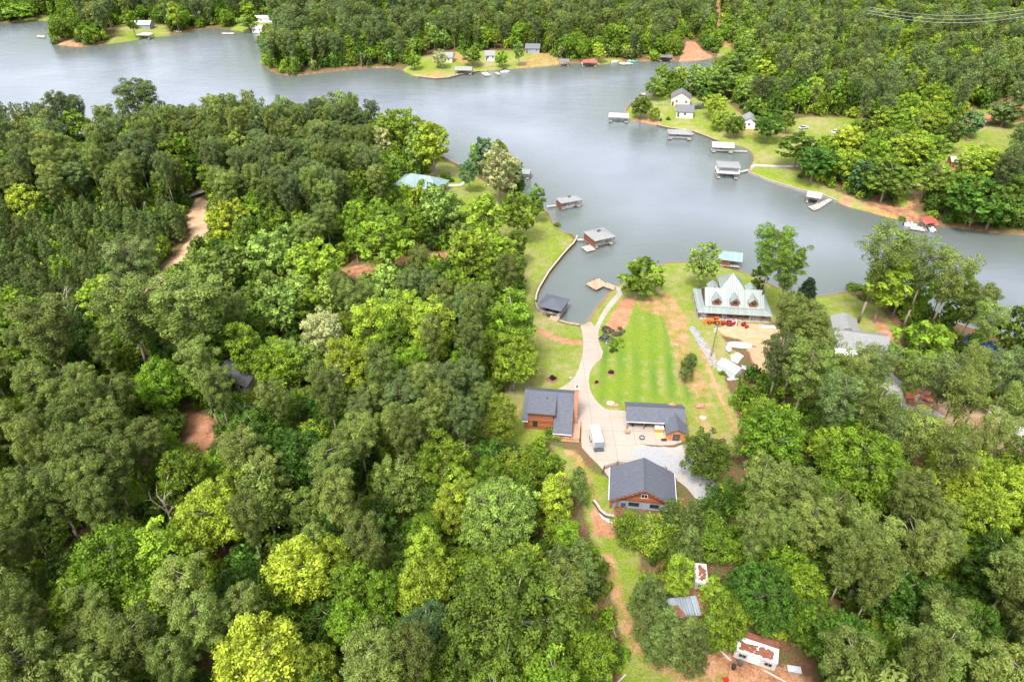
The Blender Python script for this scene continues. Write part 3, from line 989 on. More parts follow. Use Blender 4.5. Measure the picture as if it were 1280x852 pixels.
# places: photo position of crowns there, phrase for labels, mix of kinds, share of ground kept
PLACES = [
    (20, 160, 'at the far left lake edge', 'P5 G2 B1 D1', 1), (110, 150, 'by the lake left of the point pines', 'P4 B3 I1', 1), (190, 140, 'on the point over the left lake', 'P5 G2 B1', 1),
    (280, 145, 'on the lake edge past the point', 'P5 G2 L1', 1), (360, 150, 'above the wooded lake edge', 'P3 G2 L3', 1), (430, 165, 'amid the lakeside wood', 'P4 G4 B1', 1),
    (475, 150, 'near the lakeside wood tip', 'B3 L3 G2 I1', 1), (525, 175, 'behind the teal roofed house', 'B3 L3 I1 E1', 1), (60, 205, 'behind the young pine plantation', 'P5 G3 D1', 1),
    (150, 205, 'between plantation and lake', 'P5 G3 B1', 1), (230, 200, 'past the flatbed trailer', 'P4 G2 B2 D1', 1), (40, 290, 'in the left plantation', 'Q9', 1.7), (110, 270, 'in the middle plantation', 'Q9', 1.7),
    (185, 265, 'in the plantation beside the drive', 'Q9', 1.7), (60, 350, 'at the lower plantation', 'Q7 B1', 1.6), (140, 330, 'in the plantation above the bend', 'Q8 D1', 1.6),
    (310, 225, 'right of the flatbed trailer', 'P4 G3 B1', 1), (380, 230, 'left of the teal roofed house', 'P4 G4', 1), (450, 230, 'just left of the teal roofed house', 'G3 P2 B2', 1),
    (300, 285, 'beside the straight gravel drive', 'B2 L3 M2', 1), (380, 290, 'above the red dirt lane', 'P4 B2 L1', 1), (470, 290, 'behind the red dirt lane', 'P3 G2 B3', 1),
    (545, 275, 'in front of the teal roofed house', 'L4 B3 E2', 1), (600, 275, 'on the slope below the teal roofed house', 'B4 L2 I2', 1), (645, 280, 'on the shore lawn edge', 'B3 I2 L1', 1),
    (285, 345, 'right of the orange drive bend', 'L3 M3 B1', 1), (360, 345, 'left end of the red dirt lane', 'L4 I2 B2 P1', 1), (450, 355, 'below the red dirt lane', 'P3 L3 B1', 1),
    (540, 350, 'at the red lane end', 'P4 G2 B2', 1), (610, 340, 'behind the lawn edge trees', 'B3 I2 P3 G1', 1), (645, 350, 'beside the seawall lawn', 'P3 B4', 1),
    (30, 430, 'above the red clay clearing', 'P4 B2 D1', 1), (110, 410, 'right of the red clay clearing', 'P5 D2 B1', 1), (190, 410, 'below the drive bend', 'P5 D3', 1),
    (270, 410, 'at the heart of the left wood', 'B3 P3 D2', 1), (350, 415, 'up in the pale crowned wood', 'L4 B2 M2', 1), (430, 430, 'in the pale crowned wood', 'L3 I2 Y1 P2', 1),
    (500, 420, 'behind the lawn edge', 'P4 I2 B2', 1), (570, 420, 'left of the lawn edge trees', 'G4 P3 B1', 1), (635, 430, 'on the left lawn edge', 'I3 B4', 1), (30, 520, 'below the red clay clearing', 'P7 D1', 1),
    (110, 500, 'left of the hidden grey roof', 'P6 D1 B1', 1), (200, 500, 'near the hidden grey roof', 'P5 B3', 1), (310, 520, 'in front of the hidden grey roof', 'P6 D1', 1),
    (400, 510, 'right of the hidden grey roof', 'P6 G1 B1', 1), (480, 500, 'in the pines left of the lawn', 'P4 G3 B1', 1), (560, 500, 'near the pale dead tree', 'P4 G3', 1), (625, 550, 'behind the log house', 'B5 D1', 1),
    (30, 610, 'by the left clay patch', 'P7 D1', 1), (110, 600, 'right of the left clay patch', 'P7 D1', 1), (190, 600, 'left of the clay glade', 'P4 B3 D1', 1), (270, 610, 'around the clay glade', 'B4 I2 P2', 1),
    (350, 600, 'right of the clay glade', 'P5 L1 D1', 1), (430, 600, 'in the middle left wood', 'P5 B1', 1), (510, 600, 'left of the bare white tree', 'B3 P3 I1', 1), (590, 610, 'below the bare white tree', 'B4 I1 P1', 1),
    (660, 600, 'in front of the log house', 'B5 D1', 1), (715, 640, 'on the mown strip edge', 'B3 I1 P1', 1), (40, 700, 'at the left edge of the photo', 'P7 D2', 1), (120, 700, 'low in the left wood', 'P4 B3 D1', 1),
    (210, 700, 'low left of the yellow crowns', 'P5 D1 B2', 1), (300, 710, 'between the yellow crowns', 'P7 D1', 1), (390, 720, 'beside the upper yellow crown', 'P4 I2 B1', 1), (470, 710, 'right of the upper yellow crown', 'P4 B3', 1),
    (550, 710, 'left of the great oak', 'I2 M3 B2', 1), (635, 710, 'above the great oak', 'M3 I2 D1', 1), (710, 730, 'beside the mown strip', 'P4 B3', 1), (40, 810, 'at the bottom left corner', 'P8 D1', 1),
    (130, 810, 'near the bottom left corner', 'P8 D1', 1), (220, 810, 'left of the lowest yellow crown', 'P7 D1', 1), (320, 820, 'around the lowest yellow crown', 'I3 P3 B2', 1), (420, 810, 'right of the lowest yellow crown', 'P4 B2 D1', 1),
    (510, 800, 'bottom edge left of the great oak', 'P2 M3 D2', 1), (600, 810, 'below the great oak', 'M4 D2 B1', 1), (680, 810, 'right below the great oak', 'M3 D2 B1', 1), (735, 810, 'beside the fallen logs', 'D3 B4', 1),
    (970, 340, 'right of the green roofed house', 'P3 B1', 1), (985, 430, 'beside the sandy yard', 'P6 D1', 1.1), (1010, 500, 'below the pale roofed house', 'P5 T2 B1', 0.75), (1080, 500, 'before the pale roofed house', 'T4 P1', 0.38),
    (1150, 500, 'over the red brick heap', 'T5 B1', 0.45), (1220, 520, 'over the sandy drive at the right', 'T4 B2', 0.55), (1270, 480, 'at the far right edge yard', 'T5 P1', 0.5), (1110, 320, 'on the near shore behind the pale house', 'T6', 0.3), (1170, 390, 'between pale house and blue roof', 'T3 B3', 0.5),
    (1240, 400, 'behind the blue roofed building', 'T2 P2', 0.25), (960, 550, 'right of the grassy bank', 'B4 L1', 1), (1050, 580, 'in the bright clump of the right wood', 'B5 I2', 1), (1150, 590, 'under the sparse right pines', 'P3 B3', 0.9),
    (1240, 610, 'at the right edge below the yard', 'Y2 I3 B2', 1), (925, 640, 'right of the gravel court', 'P7', 1), (1010, 640, 'behind the leaf strewn trailer', 'P7', 1), (1100, 650, 'in the middle of the right wood', 'P7', 1),
    (1200, 670, 'right in the right hand wood', 'P6 D1', 1), (920, 730, 'beside the rusty sheds', 'P3 D4', 1), (1000, 740, 'above the leaf strewn trailer', 'P3 D4', 1), (1090, 740, 'low in the right wood', 'P6 D2', 1),
    (1180, 740, 'low right in the right wood', 'P6 D2', 1), (1260, 740, 'at the low right edge', 'P6 D2', 1), (990, 810, 'beside the leaf strewn trailer', 'D4 P1', 1), (1070, 815, 'right of the leaf strewn trailer', 'P5 D2', 1),
    (1160, 815, 'bottom edge of the right wood', 'P5 D3', 1), (1250, 815, 'in the bottom right corner', 'P6 D2', 1), (830, 660, 'in front of the gabled garage', 'B4', 0.6),
    (1010, 190, 'on the right shore lawn', 'M3 B3 D2', 1), (1060, 205, 'behind the right shore docks', 'B3 M2 I1', 1), (1110, 200, 'in the right shore clump', 'B4 M2 I1', 1), (1150, 165, 'before the hillside field', 'B3 L1 I2', 1),
    (1200, 250, 'behind the red roofed dock', 'M3 D4 B1', 1), (1255, 220, 'right of the hillside field', 'G3 D3 M2', 1), (1060, 130, 'behind the right shore meadow', 'G3 P2 B3 D1', 1), (970, 120, 'behind the point houses', 'G4 D2 B2', 1),
    (920, 90, 'at the inlet mouth', 'L3 B3 I1', 1), (1000, 60, 'on the far right hillside', 'G4 P3 B2 L1 I1', 1), (1110, 60, 'on the far right rise', 'G4 P2 B2 I2 L1', 1), (1220, 60, 'on the distant right ridge', 'G4 P2 B2 I2 L1', 1), (1250, 120, 'above the hillside track', 'G5 P2 B1 I1', 1),
    (850, 40, 'above the clay slope', 'G4 P2 B2 I1', 1), (760, 50, 'behind the red roofed boathouse', 'G4 P2 B3 I1', 1), (650, 40, 'behind the far beach', 'G5 P2 B2 I1', 1), (550, 40, 'behind the far point', 'G5 P2 B2 L1', 1), (430, 50, 'on the far shore', 'G5 P1 D1 B2', 1),
    (360, 60, 'on the far left point', 'G6 P1 B2', 1), (260, 20, 'behind the far inlet', 'G6 B3 D1', 1), (130, 30, 'on the clay tipped point', 'G6 P2 B1', 1), (60, 20, 'on the leftmost islet', 'B4 D1', 0.7),
]
PL_XY = np.array([(p[0], p[1]) for p in PLACES], float)

# crowns picked out one by one: photo position of the crown's middle, its width there, code or colour, shape
HAND = [
    (265, 645, 84, 'yellow', 'oak'), (372, 712, 84, 'yellow', 'oak'), (320, 822, 112, 'yellow', 'oak'), (395, 835, 60, 'lime', 'oak'), (150, 702, 100, 'bright', 'oak'), (205, 690, 60, 'lime', 'tall'), (230, 600, 70, 'bright', 'oak'),
    (330, 622, 62, 'pale', 'tall'), (530, 690, 48, 'lime', 'tall'), (495, 602, 66, 'pale', 'oak'), (563, 632, 44, 'yellow', 'tall'), (622, 640, 104, 'pale', 'bigoak'), (640, 765, 165, 'mid', 'bigoak'), (535, 785, 66, 'teal', 'oak'),
    (692, 618, 38, 'lime', 'tall'), (712, 672, 34, 'bright', 'tall'), (735, 812, 66, 'bright', 'oak'), (575, 822, 70, 'mid', 'oak'), (650, 700, 56, 'lime', 'low'), (530, 730, 76, 'lime', 'oak'), (478, 745, 44, 'bright', 'tall'), (440, 778, 58, 'bright', 'oak'),
    (130, 372, 56, 'lime', 'oak'), (284, 270, 50, 'limeyellow', 'oak'), (312, 290, 48, 'mid', 'oak'), (262, 342, 66, 'pale', 'oak'), (335, 315, 60, 'pale', 'oak'), (395, 330, 66, 'lime', 'oak'), (350, 385, 64, 'pale', 'oak'), (345, 458, 62, 'bright', 'oak'),
    (378, 450, 50, 'pale', 'oak'), (432, 452, 62, 'yellow', 'oak'), (405, 418, 50, 'cream', 'tall'), (468, 408, 58, 'lime', 'tall'), (508, 396, 50, 'lime', 'tall'), (540, 410, 58, 'yellow', 'tall'), (490, 430, 44, 'bright', 'tall'), (640, 405, 62, 'bright', 'tall'), (642, 445, 62, 'lime', 'oak'),
    (618, 335, 44, 'bright', 'tall'), (586, 312, 64, 'yellow', 'oak'), (548, 258, 56, 'pale', 'oak'), (606, 272, 46, 'lime', 'tall'), (648, 262, 50, 'bright', 'oak'), (214, 192, 34, 'bright', 'tall'), (30, 250, 42, 'yellow', 'oak'), (92, 157, 46, 'bright', 'oak'), (118, 168, 26, 'yellow', 'oak'),
    (200, 482, 62, 'bright', 'oak'), (100, 440, 50, 'deep', 'oak'), (478, 300, 74, 'bright', 'oak'), (498, 158, 58, 'lime', 'oak'), (540, 178, 44, 'lime', 'tall'), (478, 178, 22, 'cream', 'tall'), (625, 210, 58, 'cream', 'oak'), (586, 214, 26, 'teal', 'oak'),
    (671, 243, 22, 'bright', 'tall'), (804, 341, 54, 'bright', 'low'), (881, 325, 44, 'pale', 'oak'), (965, 318, 48, 'mid', 'pineX'), (988, 340, 44, 'mid', 'pineX'), (950, 345, 20, 'bright', 'tall'),
    (1082, 590, 118, 'bright', 'bigoak'), (1042, 560, 60, 'lime', 'oak'), (950, 744, 90, 'deep', 'bigoak'), (905, 772, 64, 'bright', 'oak'), (1000, 735, 62, 'bright', 'oak'), (1190, 600, 66, 'yellow', 'oak'), (1232, 648, 66, 'lime', 'oak'), (1265, 620, 60, 'yellow', 'oak'),
    (1125, 745, 76, 'deep', 'oak'), (1014, 776, 56, 'bright', 'oak'), (1222, 792, 70, 'deep', 'oak'), (866, 648, 44, 'youngpine', 'young'), (886, 660, 46, 'mid', 'low'), (862, 676, 42, 'youngpine', 'young'), (838, 642, 38, 'youngpine', 'young'), (900, 682, 46, 'bright', 'low'), (845, 690, 36, 'mid', 'low'), (965, 545, 82, 'bright', 'oak'), (884, 568, 56, 'mid', 'oak'), (848, 716, 38, 'lime', 'tall'), (810, 668, 50, 'lime', 'low'), (845, 650, 46, 'mid', 'low'), (785, 660, 44, 'bright', 'low'),
    (1150, 440, 78, 'bright', 'oak'), (1225, 470, 52, 'lime', 'low'), (1275, 410, 56, 'mid', 'oak'), (1112, 350, 52, 'lime', 'tall'), (625, 520, 40, 'lime', 'tall'), (668, 590, 46, 'bright', 'low'), (640, 578, 46, 'lime', 'low'),
    (820, 105, 27, 'mid', 'oak'), (842, 107, 14, 'mid', 'tall'), (798, 131, 28, 'mid', 'low'), (812, 140, 14, 'lime', 'low'), (880, 120, 22, 'deep', 'oak'), (895, 128, 32, 'lime', 'oak'), (903, 100, 36, 'pale', 'tall'), (922, 78, 30, 'pale', 'tall'), (955, 88, 30, 'lime', 'oak'),
    (920, 152, 28, 'mid', 'low'), (900, 145, 22, 'lime', 'low'), (963, 151, 42, 'deep', 'oak'), (985, 148, 20, 'mid', 'tall'), (1000, 180, 52, 'mid', 'oak'), (1022, 195, 54, 'deep', 'oak'), (1060, 175, 36, 'yellow', 'tall'), (1062, 200, 46, 'lime', 'oak'), (1080, 212, 30, 'teal', 'tall'),
    (1112, 218, 62, 'mid', 'oak'), (1105, 150, 30, 'lime', 'tall'), (1120, 148, 28, 'lime', 'tall'), (1170, 155, 38, 'lime', 'tall'), (1185, 165, 42, 'mid', 'oak'), (1135, 185, 56, 'lime', 'oak'), (1165, 185, 50, 'bright', 'oak'), (1162, 218, 56, 'mid', 'oak'), (1228, 244, 80, 'deep', 'bigoak'),
    (1255, 265, 60, 'mid', 'oak'), (1225, 200, 56, 'lime', 'oak'), (1258, 140, 40, 'greygreen', 'low'), (1215, 152, 34, 'teal', 'low'), (550, 71, 20, 'cream', 'oak'), (590, 66, 24, 'bright', 'oak'), (630, 72, 16, 'bright', 'oak'), (517, 72, 18, 'bright', 'oak'),
    (655, 65, 14, 'pale', 'tall'), (763, 64, 16, 'yellow', 'tall'), (112, 38, 22, 'bright', 'oak'), (162, 20, 18, 'bright', 'tall'), (20, 12, 40, 'bright', 'oak'), (236, 16, 18, 'lime', 'tall'), (276, 18, 22, 'bright', 'tall'), (302, 25, 30, 'pale', 'oak'),
    (1105, 312, 60, 'olive', 'thinpine'), (1188, 348, 52, 'olive', 'thinpine'), (1135, 345, 40, 'lime', 'tall'), (1160, 330, 50, 'greygreen', 'thinpine'), (1235, 405, 40, 'olive', 'thinpine'), (75, 130, 30, 'greygreen', 'pine'), (105, 128, 26, 'greygreen', 'pine'), (63, 135, 22, 'greygreen', 'pine'), (178, 118, 50, 'greygreen', 'pine'),
    (1010, 360, 24, 'dark', 'cedar'), (606, 264, 15, 'dark', 'cedar'), (860, 455, 20, 'youngpine', 'young'),
    (1060, 468, 50, 'olive', 'thinpine'), (1098, 462, 46, 'greygreen', 'thinpine'), (1140, 470, 44, 'olive', 'thinpine'), (1182, 478, 50, 'greygreen', 'thinpine'), (1095, 512, 54, 'olive', 'thinpine'), (1150, 542, 50, 'olive', 'thinpine'), (1202, 498, 52, 'olive', 'thinpine'),
    (1238, 470, 46, 'greygreen', 'thinpine'), (1268, 515, 54, 'olive', 'thinpine'), (1192, 566, 56, 'olive', 'thinpine'), (1045, 505, 56, 'greygreen', 'pine'), (1008, 470, 58, 'olive', 'pine'), (1240, 545, 44, 'olive', 'thinpine'), (1265, 468, 44, 'greygreen', 'thinpine'), (1120, 540, 46, 'greygreen', 'thinpine'),
    (1000, 420, 56, 'olive', 'pine'), (985, 400, 44, 'olive', 'pine'), (975, 450, 46, 'greygreen', 'pine'), (1022, 440, 46, 'olive', 'thinpine'),
    (166, 338, 56, 'greygreen', 'pine'), (240, 400, 100, 'olive', 'pine'), (160, 400, 80, 'olive', 'pine'), (60, 420, 70, 'olive', 'pine'),
]
# young pines round the sheds at the foot of the mown track
for px, py, w in [(815, 770, 46), (835, 782, 52), (858, 790, 50), (840, 800, 46), (868, 806, 44), (822, 792, 40), (884, 785, 40), (812, 735, 40), (822, 748, 36), (800, 742, 30), (722, 600, 34), (725, 690, 44), (735, 715, 40), (700, 700, 44)]:
    HAND.append((px, py, w, 'youngpine', 'young'))

BLOCKS = []      # (x, y, radius) kept free of trees
for px, py, r in [(918, 452, 6), (926, 435, 5), (690, 520, 9), (820, 520, 9), (800, 610, 9), (920, 380, 14), (1080, 420, 10), (530, 232, 9), (1230, 425, 9), (855, 765, 4), (878, 715, 4), (948, 815, 5), (305, 470, 5), (245, 243, 4), (850, 135, 9), (934, 152, 6), (1150, 497, 5), (1122, 497, 4), (780, 655, 3),
                  (1130, 480, 7), (1105, 475, 6), (1160, 470, 6), (1175, 500, 5), (740, 660, 5), (180, 30, 6), (555, 72, 5), (660, 62, 5), (860, 40, 4), (300, 12, 5)]:
    x, y, _ = at(px, py)
    BLOCKS.append((x, y, r))
COURT = W([(690, 490), (760, 500), (860, 500), (880, 560), (900, 612), (872, 628), (780, 655), (735, 590), (690, 560)])
YARD = W([(1090, 470), (1150, 462), (1190, 500), (1180, 520), (1100, 505)])
OPEN = LAWNS + [COURT, YARD] + [p for p, w in CLAY if w > 0.5] + [p for p, w in SAND]


def open_ground(P, margin):
    bad = np.zeros(len(P), bool)
    for p in OPEN:
        lo, hi = p.min(0) - 6, p.max(0) + 6
        sel = np.where((P > lo).all(1) & (P < hi).all(1))[0]
        if len(sel):
            bad[sel] |= sdist(P[sel], p) > -margin
    for x, y, r in BLOCKS:
        bad |= ((P - (x, y)) ** 2).sum(1) < r * r
    return bad


KEEP = [   # open views in the photo: position and radius where no crown stands in front
    (900, 378, 36), (940, 378, 40), (918, 410, 36), (930, 435, 34), (905, 460, 26), (1080, 422, 34), (1058, 405, 24), (1100, 430, 24), (1225, 430, 22), (1250, 440, 14), (780, 560, 50), (840, 565, 40), (880, 595, 22), (690, 515, 36), (705, 545, 24), (690, 550, 16), (800, 600, 44), (845, 765, 26), (868, 755, 18), (878, 715, 22),
    (935, 806, 28), (972, 826, 34), (905, 838, 26), (760, 660, 22), (775, 700, 20), (782, 745, 20), (795, 790, 22), (820, 830, 26), (860, 845, 26), (755, 625, 18), (728, 575, 18), (690, 440, 30), (690, 470, 22), (695, 340, 26), (700, 310, 20), (690, 390, 24),
    (252, 255, 10), (248, 285, 13), (240, 305, 12), (222, 330, 15), (205, 352, 13), (246, 243, 10), (520, 228, 28), (545, 232, 22), (560, 215, 18), (590, 225, 16), (605, 245, 14), (585, 245, 14), (900, 520, 26), (880, 480, 30), (900, 550, 20), (1050, 378, 22), (1085, 385, 24), (1112, 415, 18), (1030, 366, 16),
    (970, 190, 24), (960, 170, 14), (1060, 158, 16), (1085, 152, 12), (920, 150, 14), (1190, 200, 18), (1160, 225, 10), (1205, 175, 20), (1235, 190, 18), (1240, 143, 14), (1210, 152, 10), (850, 130, 20), (820, 150, 14), (870, 155, 18), (900, 170, 14), (250, 552, 7), (252, 535, 6), (10, 478, 8),
    (440, 335, 10), (470, 332, 10), (500, 328, 12), (530, 324, 12), (560, 321, 12), (303, 471, 12), (872, 62, 14), (860, 68, 10), (890, 68, 9), (900, 20, 6), (902, 8, 6), (898, 35, 5), (862, 38, 7), (612, 70, 6), (556, 73, 8), (665, 63, 7), (680, 75, 10), (640, 78, 10), (575, 82, 10), (530, 88, 12), (1110, 65, 8), (1120, 60, 8),
    (180, 31, 8), (185, 42, 8), (310, 25, 10), (335, 24, 8), (322, 36, 6), (246, 22, 6), (120, 48, 8), (85, 48, 8), (1000, 235, 10), (1040, 243, 10), (1100, 262, 10), (1130, 268, 10), (940, 215, 8), (912, 62, 6), (5, 600, 12), (1150, 498, 16), (1120, 502, 10), (1262, 545, 10), (1215, 560, 8), (858, 24, 5),
    (1235, 220, 7), (1195, 205, 6), (1155, 198, 6), (905, 545, 16), (700, 270, 10), (680, 280, 12), (760, 400, 14), (820, 430, 40), (780, 470, 34), (845, 350, 30), (835, 395, 24), (1158, 278, 9), (690, 580, 10),
    (878, 280, 26), (845, 300, 26), (912, 315, 18), (1000, 230, 9), (1030, 240, 11), (1060, 250, 14), (1090, 258, 14), (1120, 266, 12), (1145, 270, 12), (1163, 270, 14), (1172, 280, 10), (1200, 284, 6), (1240, 290, 6), (195, 368, 10), (178, 384, 9), (210, 348, 14), (226, 322, 15), (942, 836, 26), (960, 848, 24), (925, 845, 22), (990, 840, 16), (1268, 8, 5), (1000, 168, 8), (1135, 30, 6)]
KEEP_A = np.array(KEEP, float)
FRONT = []       # crowns picked out one by one: nothing nearer grows across their middle


def hides_view(x, y, z, shape, s, sz):
    R0, H0, C0 = SHAPES[shape][1:]
    for f in (0.0, 0.33):
        zc = z + C0 * sz + f * (H0 - C0) * sz
        px, py = project(x, y, zc)
        depth = y * math.cos(PITCH) + (CAM_Z - zc) * math.sin(PITCH)
        pr = R0 * s * F_PX / depth * (0.8 - 0.3 * f)
        if (((KEEP_A[:, 0] - px) ** 2 + (KEEP_A[:, 1] - py) ** 2) < (KEEP_A[:, 2] + pr) ** 2).any():
            return True
        for hx, hy, hr, hY in FRONT:
            if y < hY + 1 and (hx - px) ** 2 + (hy - py) ** 2 < (hr + pr) ** 2:
                return True
    return False


trees = []       # dicts: x, y, z, colour, shape, s, sz, px, py
hash_ = {}


def near_tree(x, y, r):
    i, j = int(x // 12), int(y // 12)
    for a in range(i - 1, i + 2):
        for b in range(j - 1, j + 2):
            for (u, v, q) in hash_.get((a, b), ()):
                if (u - x) ** 2 + (v - y) ** 2 < ((r + q) * 0.62) ** 2:
                    return True
    return False


def add_tree(x, y, z, colour, shape, s, sz, place):
    R0, H0, C0 = SHAPES[shape][1:]
    px, py = project(x, y, z + C0 * sz)
    hash_.setdefault((int(x // 12), int(y // 12)), []).append((x, y, R0 * s))
    trees.append(dict(x=x, y=y, z=z, colour=colour, shape=shape, s=s, sz=sz, px=px, py=py, place=place))


def place_of(px, py):
    return int(((PL_XY - (px, py)) ** 2).sum(1).argmin())


for px, py, w, colour, shape in HAND:
    if py < 90 and shape == 'oak':
        shape = 'low'
    if shape == 'pineX':
        shape = 'pine'
    R0, H0, C0 = SHAPES[shape][1:]
    s = 1.0
    for _ in range(3):
        sz = min(1.3, max(0.6, 0.35 + 0.65 * s)) * (0.72 if py < 300 and px > 760 and shape in ('oak', 'bigoak', 'tall') else 1.0)
        x, y = un(px, py, 2.8 + C0 * sz)
        depth = y * math.cos(PITCH) + (CAM_Z - 2.8 - C0 * sz) * math.sin(PITCH)
        s = (w / F_PX * depth / 2) / R0
    for _ in range(6):      # keep the foot of the tree out of the lake
        sd_ = shore_d([[x, y], [x + 0.5, y], [x, y + 0.5]])
        if sd_[0] > 1.5:
            break
        gx_, gy_ = (sd_[1] - sd_[0]) / 0.5, (sd_[2] - sd_[0]) / 0.5
        gl_ = math.hypot(gx_, gy_) + 1e-6
        x += gx_ / gl_ * (1.8 - sd_[0])
        y += gy_ / gl_ * (1.8 - sd_[0])
    z = max(0.1, ground(x, y))
    add_tree(x, y, z, colour, shape, s, sz, place_of(px, py))
    FRONT.append((px, py, w * (0.45 if colour in ('yellow', 'limeyellow', 'pale', 'cream') else 0.32), y))

# fill the woods
cand = []
for (x0, x1, y0, y1, step) in [(-330, 330, 38, 300, 3.6), (-560, 560, 300, 900, 5.2)]:
    for x in np.arange(x0, x1, step):
        for y in np.arange(y0, y1, step):
            cand.append((x + nrg.uniform(-0.5, 0.5) * step, y + nrg.uniform(-0.5, 0.5) * step))
cand = np.array(cand)
cx_, cy_ = project(cand[:, 0], cand[:, 1], 3.0 + 14)
bx_, by_ = project(cand[:, 0], cand[:, 1], 3.0)
ok = (cx_ > -70) & (cx_ < 1350) & (cy_ < 930) & (by_ > -42)
cand = cand[ok]
cand_d = shore_d(cand)
cand = cand[cand_d > 2.0]
cand = cand[~open_ground(cand, 1.5)]
cand_z = ground_many(cand)
order = nrg.permutation(len(cand))
for i in order:
    x, y = cand[i]
    z = cand_z[i]
    px, py = project(x, y, z + 13)
    k = place_of(px, py)
    mix, dens = PLACES[k][3], PLACES[k][4]
    if dens < 1 and rnd.random() > dens:
        continue
    codes, ws = zip(*[(t[0], int(t[1:]) * (2.3 if t[0] in 'BIL' else 1)) for t in mix.split()])
    code = rnd.choices(codes, ws)[0]
    name, cat, colour, shapes = CODES[code]
    shape = rnd.choice(shapes)
    s = rnd.uniform(0.66, 1.08) * (0.92 if y > 300 else 1.0)
    R0 = SHAPES[shape][1]
    if near_tree(x, y, R0 * s * (0.92 if y < 300 else 1.0)):
        continue
    if hides_view(x, y, z, shape, s, s):
        continue
    sz = s * rnd.uniform(0.92, 1.12)
    if shape in ('pine', 'thinpine') and y < 330:
        sz = rnd.uniform(0.72, 1.1)
    add_tree(x, y, z, colour, shape, s, sz, k)

# low second storey in the gaps
for i in order:
    x, y = cand[i]
    if y > 300:
        continue
    z = cand_z[i]
    px, py = project(x, y, z + 5)
    k = place_of(px, py)
    if PLACES[k][4] < 1 and rnd.random() > PLACES[k][4] * 0.6:
        continue
    s = rnd.uniform(0.6, 1.0)
    near_gap = False
    for a in range(int(x // 12) - 1, int(x // 12) + 2):
        for b in range(int(y // 12) - 1, int(y // 12) + 2):
            for (u, v, q) in hash_.get((a, b), ()):
                if (u - x) ** 2 + (v - y) ** 2 < (q * 0.62 + 3.4 * s * 0.45) ** 2:
                    near_gap = True
    if near_gap or hides_view(x, y, z, 'low', s, s):
        continue
    add_tree(x, y, z, rnd.choice(['bright', 'deep', 'mid', 'deep', 'bright', 'lime']), 'low', s, s * rnd.uniform(0.8, 1.3), k)

KIND_OF = {'pine': 'pine_tree', 'thinpine': 'pine_tree', 'young': 'young_pine', 'cedar': 'cedar_tree'}
for t in trees:
    t['kind'] = KIND_OF.get(t['shape'], 'broadleaf_tree')
    t['dist'] = math.hypot(t['x'], t['y']) + (0 if -20 < t['px'] < 1300 and t['py'] < 880 else 500)
hand_n = len(HAND)
for i, t in enumerate(trees):
    if i < hand_n:
        t['dist'] = min(t['dist'], 200 + i * 0.01)
near, rest = [], []
for k in ('pine_tree', 'young_pine', 'broadleaf_tree', 'cedar_tree'):
    mine = sorted((t for t in trees if t['kind'] == k), key=lambda t: t['dist'])
    near += mine[:305]
    rest += mine[305:]
print('TREES', len(trees), 'near', len(near), {k: sum(t['kind'] == k for t in trees) for k in set(KIND_OF.values()) | {'broadleaf_tree'}})

# labels: colour and kind, the place, and where several are alike there, which of them
KINDWORD = {'pine_tree': 'pine', 'young_pine': 'young pine', 'cedar_tree': 'cedar', 'broadleaf_tree': 'tree'}
SHAPEWORD = {'tall': 'slender ', 'low': 'low ', 'bigoak': 'great spreading ', 'oak': 'rounded ', 'thinpine': 'thin ', 'pine': 'tall ', 'young': '', 'cedar': 'pointed '}
ORD = ['first', 'second', 'third', 'fourth', 'fifth', 'sixth', 'seventh', 'eighth', 'ninth', 'tenth', 'eleventh', 'twelfth', 'thirteenth', 'fourteenth', 'fifteenth', 'sixteenth']
NUM = ['', '', 'two', 'three', 'four', 'five', 'six', 'seven', 'eight', 'nine', 'ten', 'eleven', 'twelve', 'thirteen', 'fourteen', 'fifteen', 'sixteen']
alike = {}
for t in near:
    base = f"{SHAPEWORD[t['shape']]}{WORDS[t['colour']]} {KINDWORD[t['kind']]}"
    alike.setdefault((base, t['place']), []).append(t)
for (base, k), ts in alike.items():
    phrase = PLACES[k][2]
    ts.sort(key=lambda t: t['py'])
    n_rows = 1 if len(ts) <= 7 else -(-len(ts) // 6)
    size = -(-len(ts) // n_rows)
    for row in range(n_rows):
        part = sorted(ts[row * size:(row + 1) * size], key=lambda t: t['px'])
        n = len(part)
        for i, t in enumerate(part):
            if n_rows > 1:
                rows = ORD[row] if row else 'uppermost'
                lab = f'{ORD[i]} from left, {rows} row: {base} {phrase}'
                if len(lab.split()) > 16:
                    lab = f"{ORD[i]} from left, {rows} row: {KINDWORD[t['kind']]} {phrase}"
            elif n == 1:
                lab = f'{base} {phrase}'
            elif n == 2:
                lab = f"{('left', 'right')[i]} one of two {base}s {phrase}"
            elif i in (0, n - 1):
                lab = f"{'leftmost' if i == 0 else 'rightmost'} of {NUM[n]} {base}s {phrase}"
            else:
                lab = f'{ORD[i]} from left of {base}s {phrase}'
            t['label'] = lab
            t['group'] = f'{base}s {phrase}'

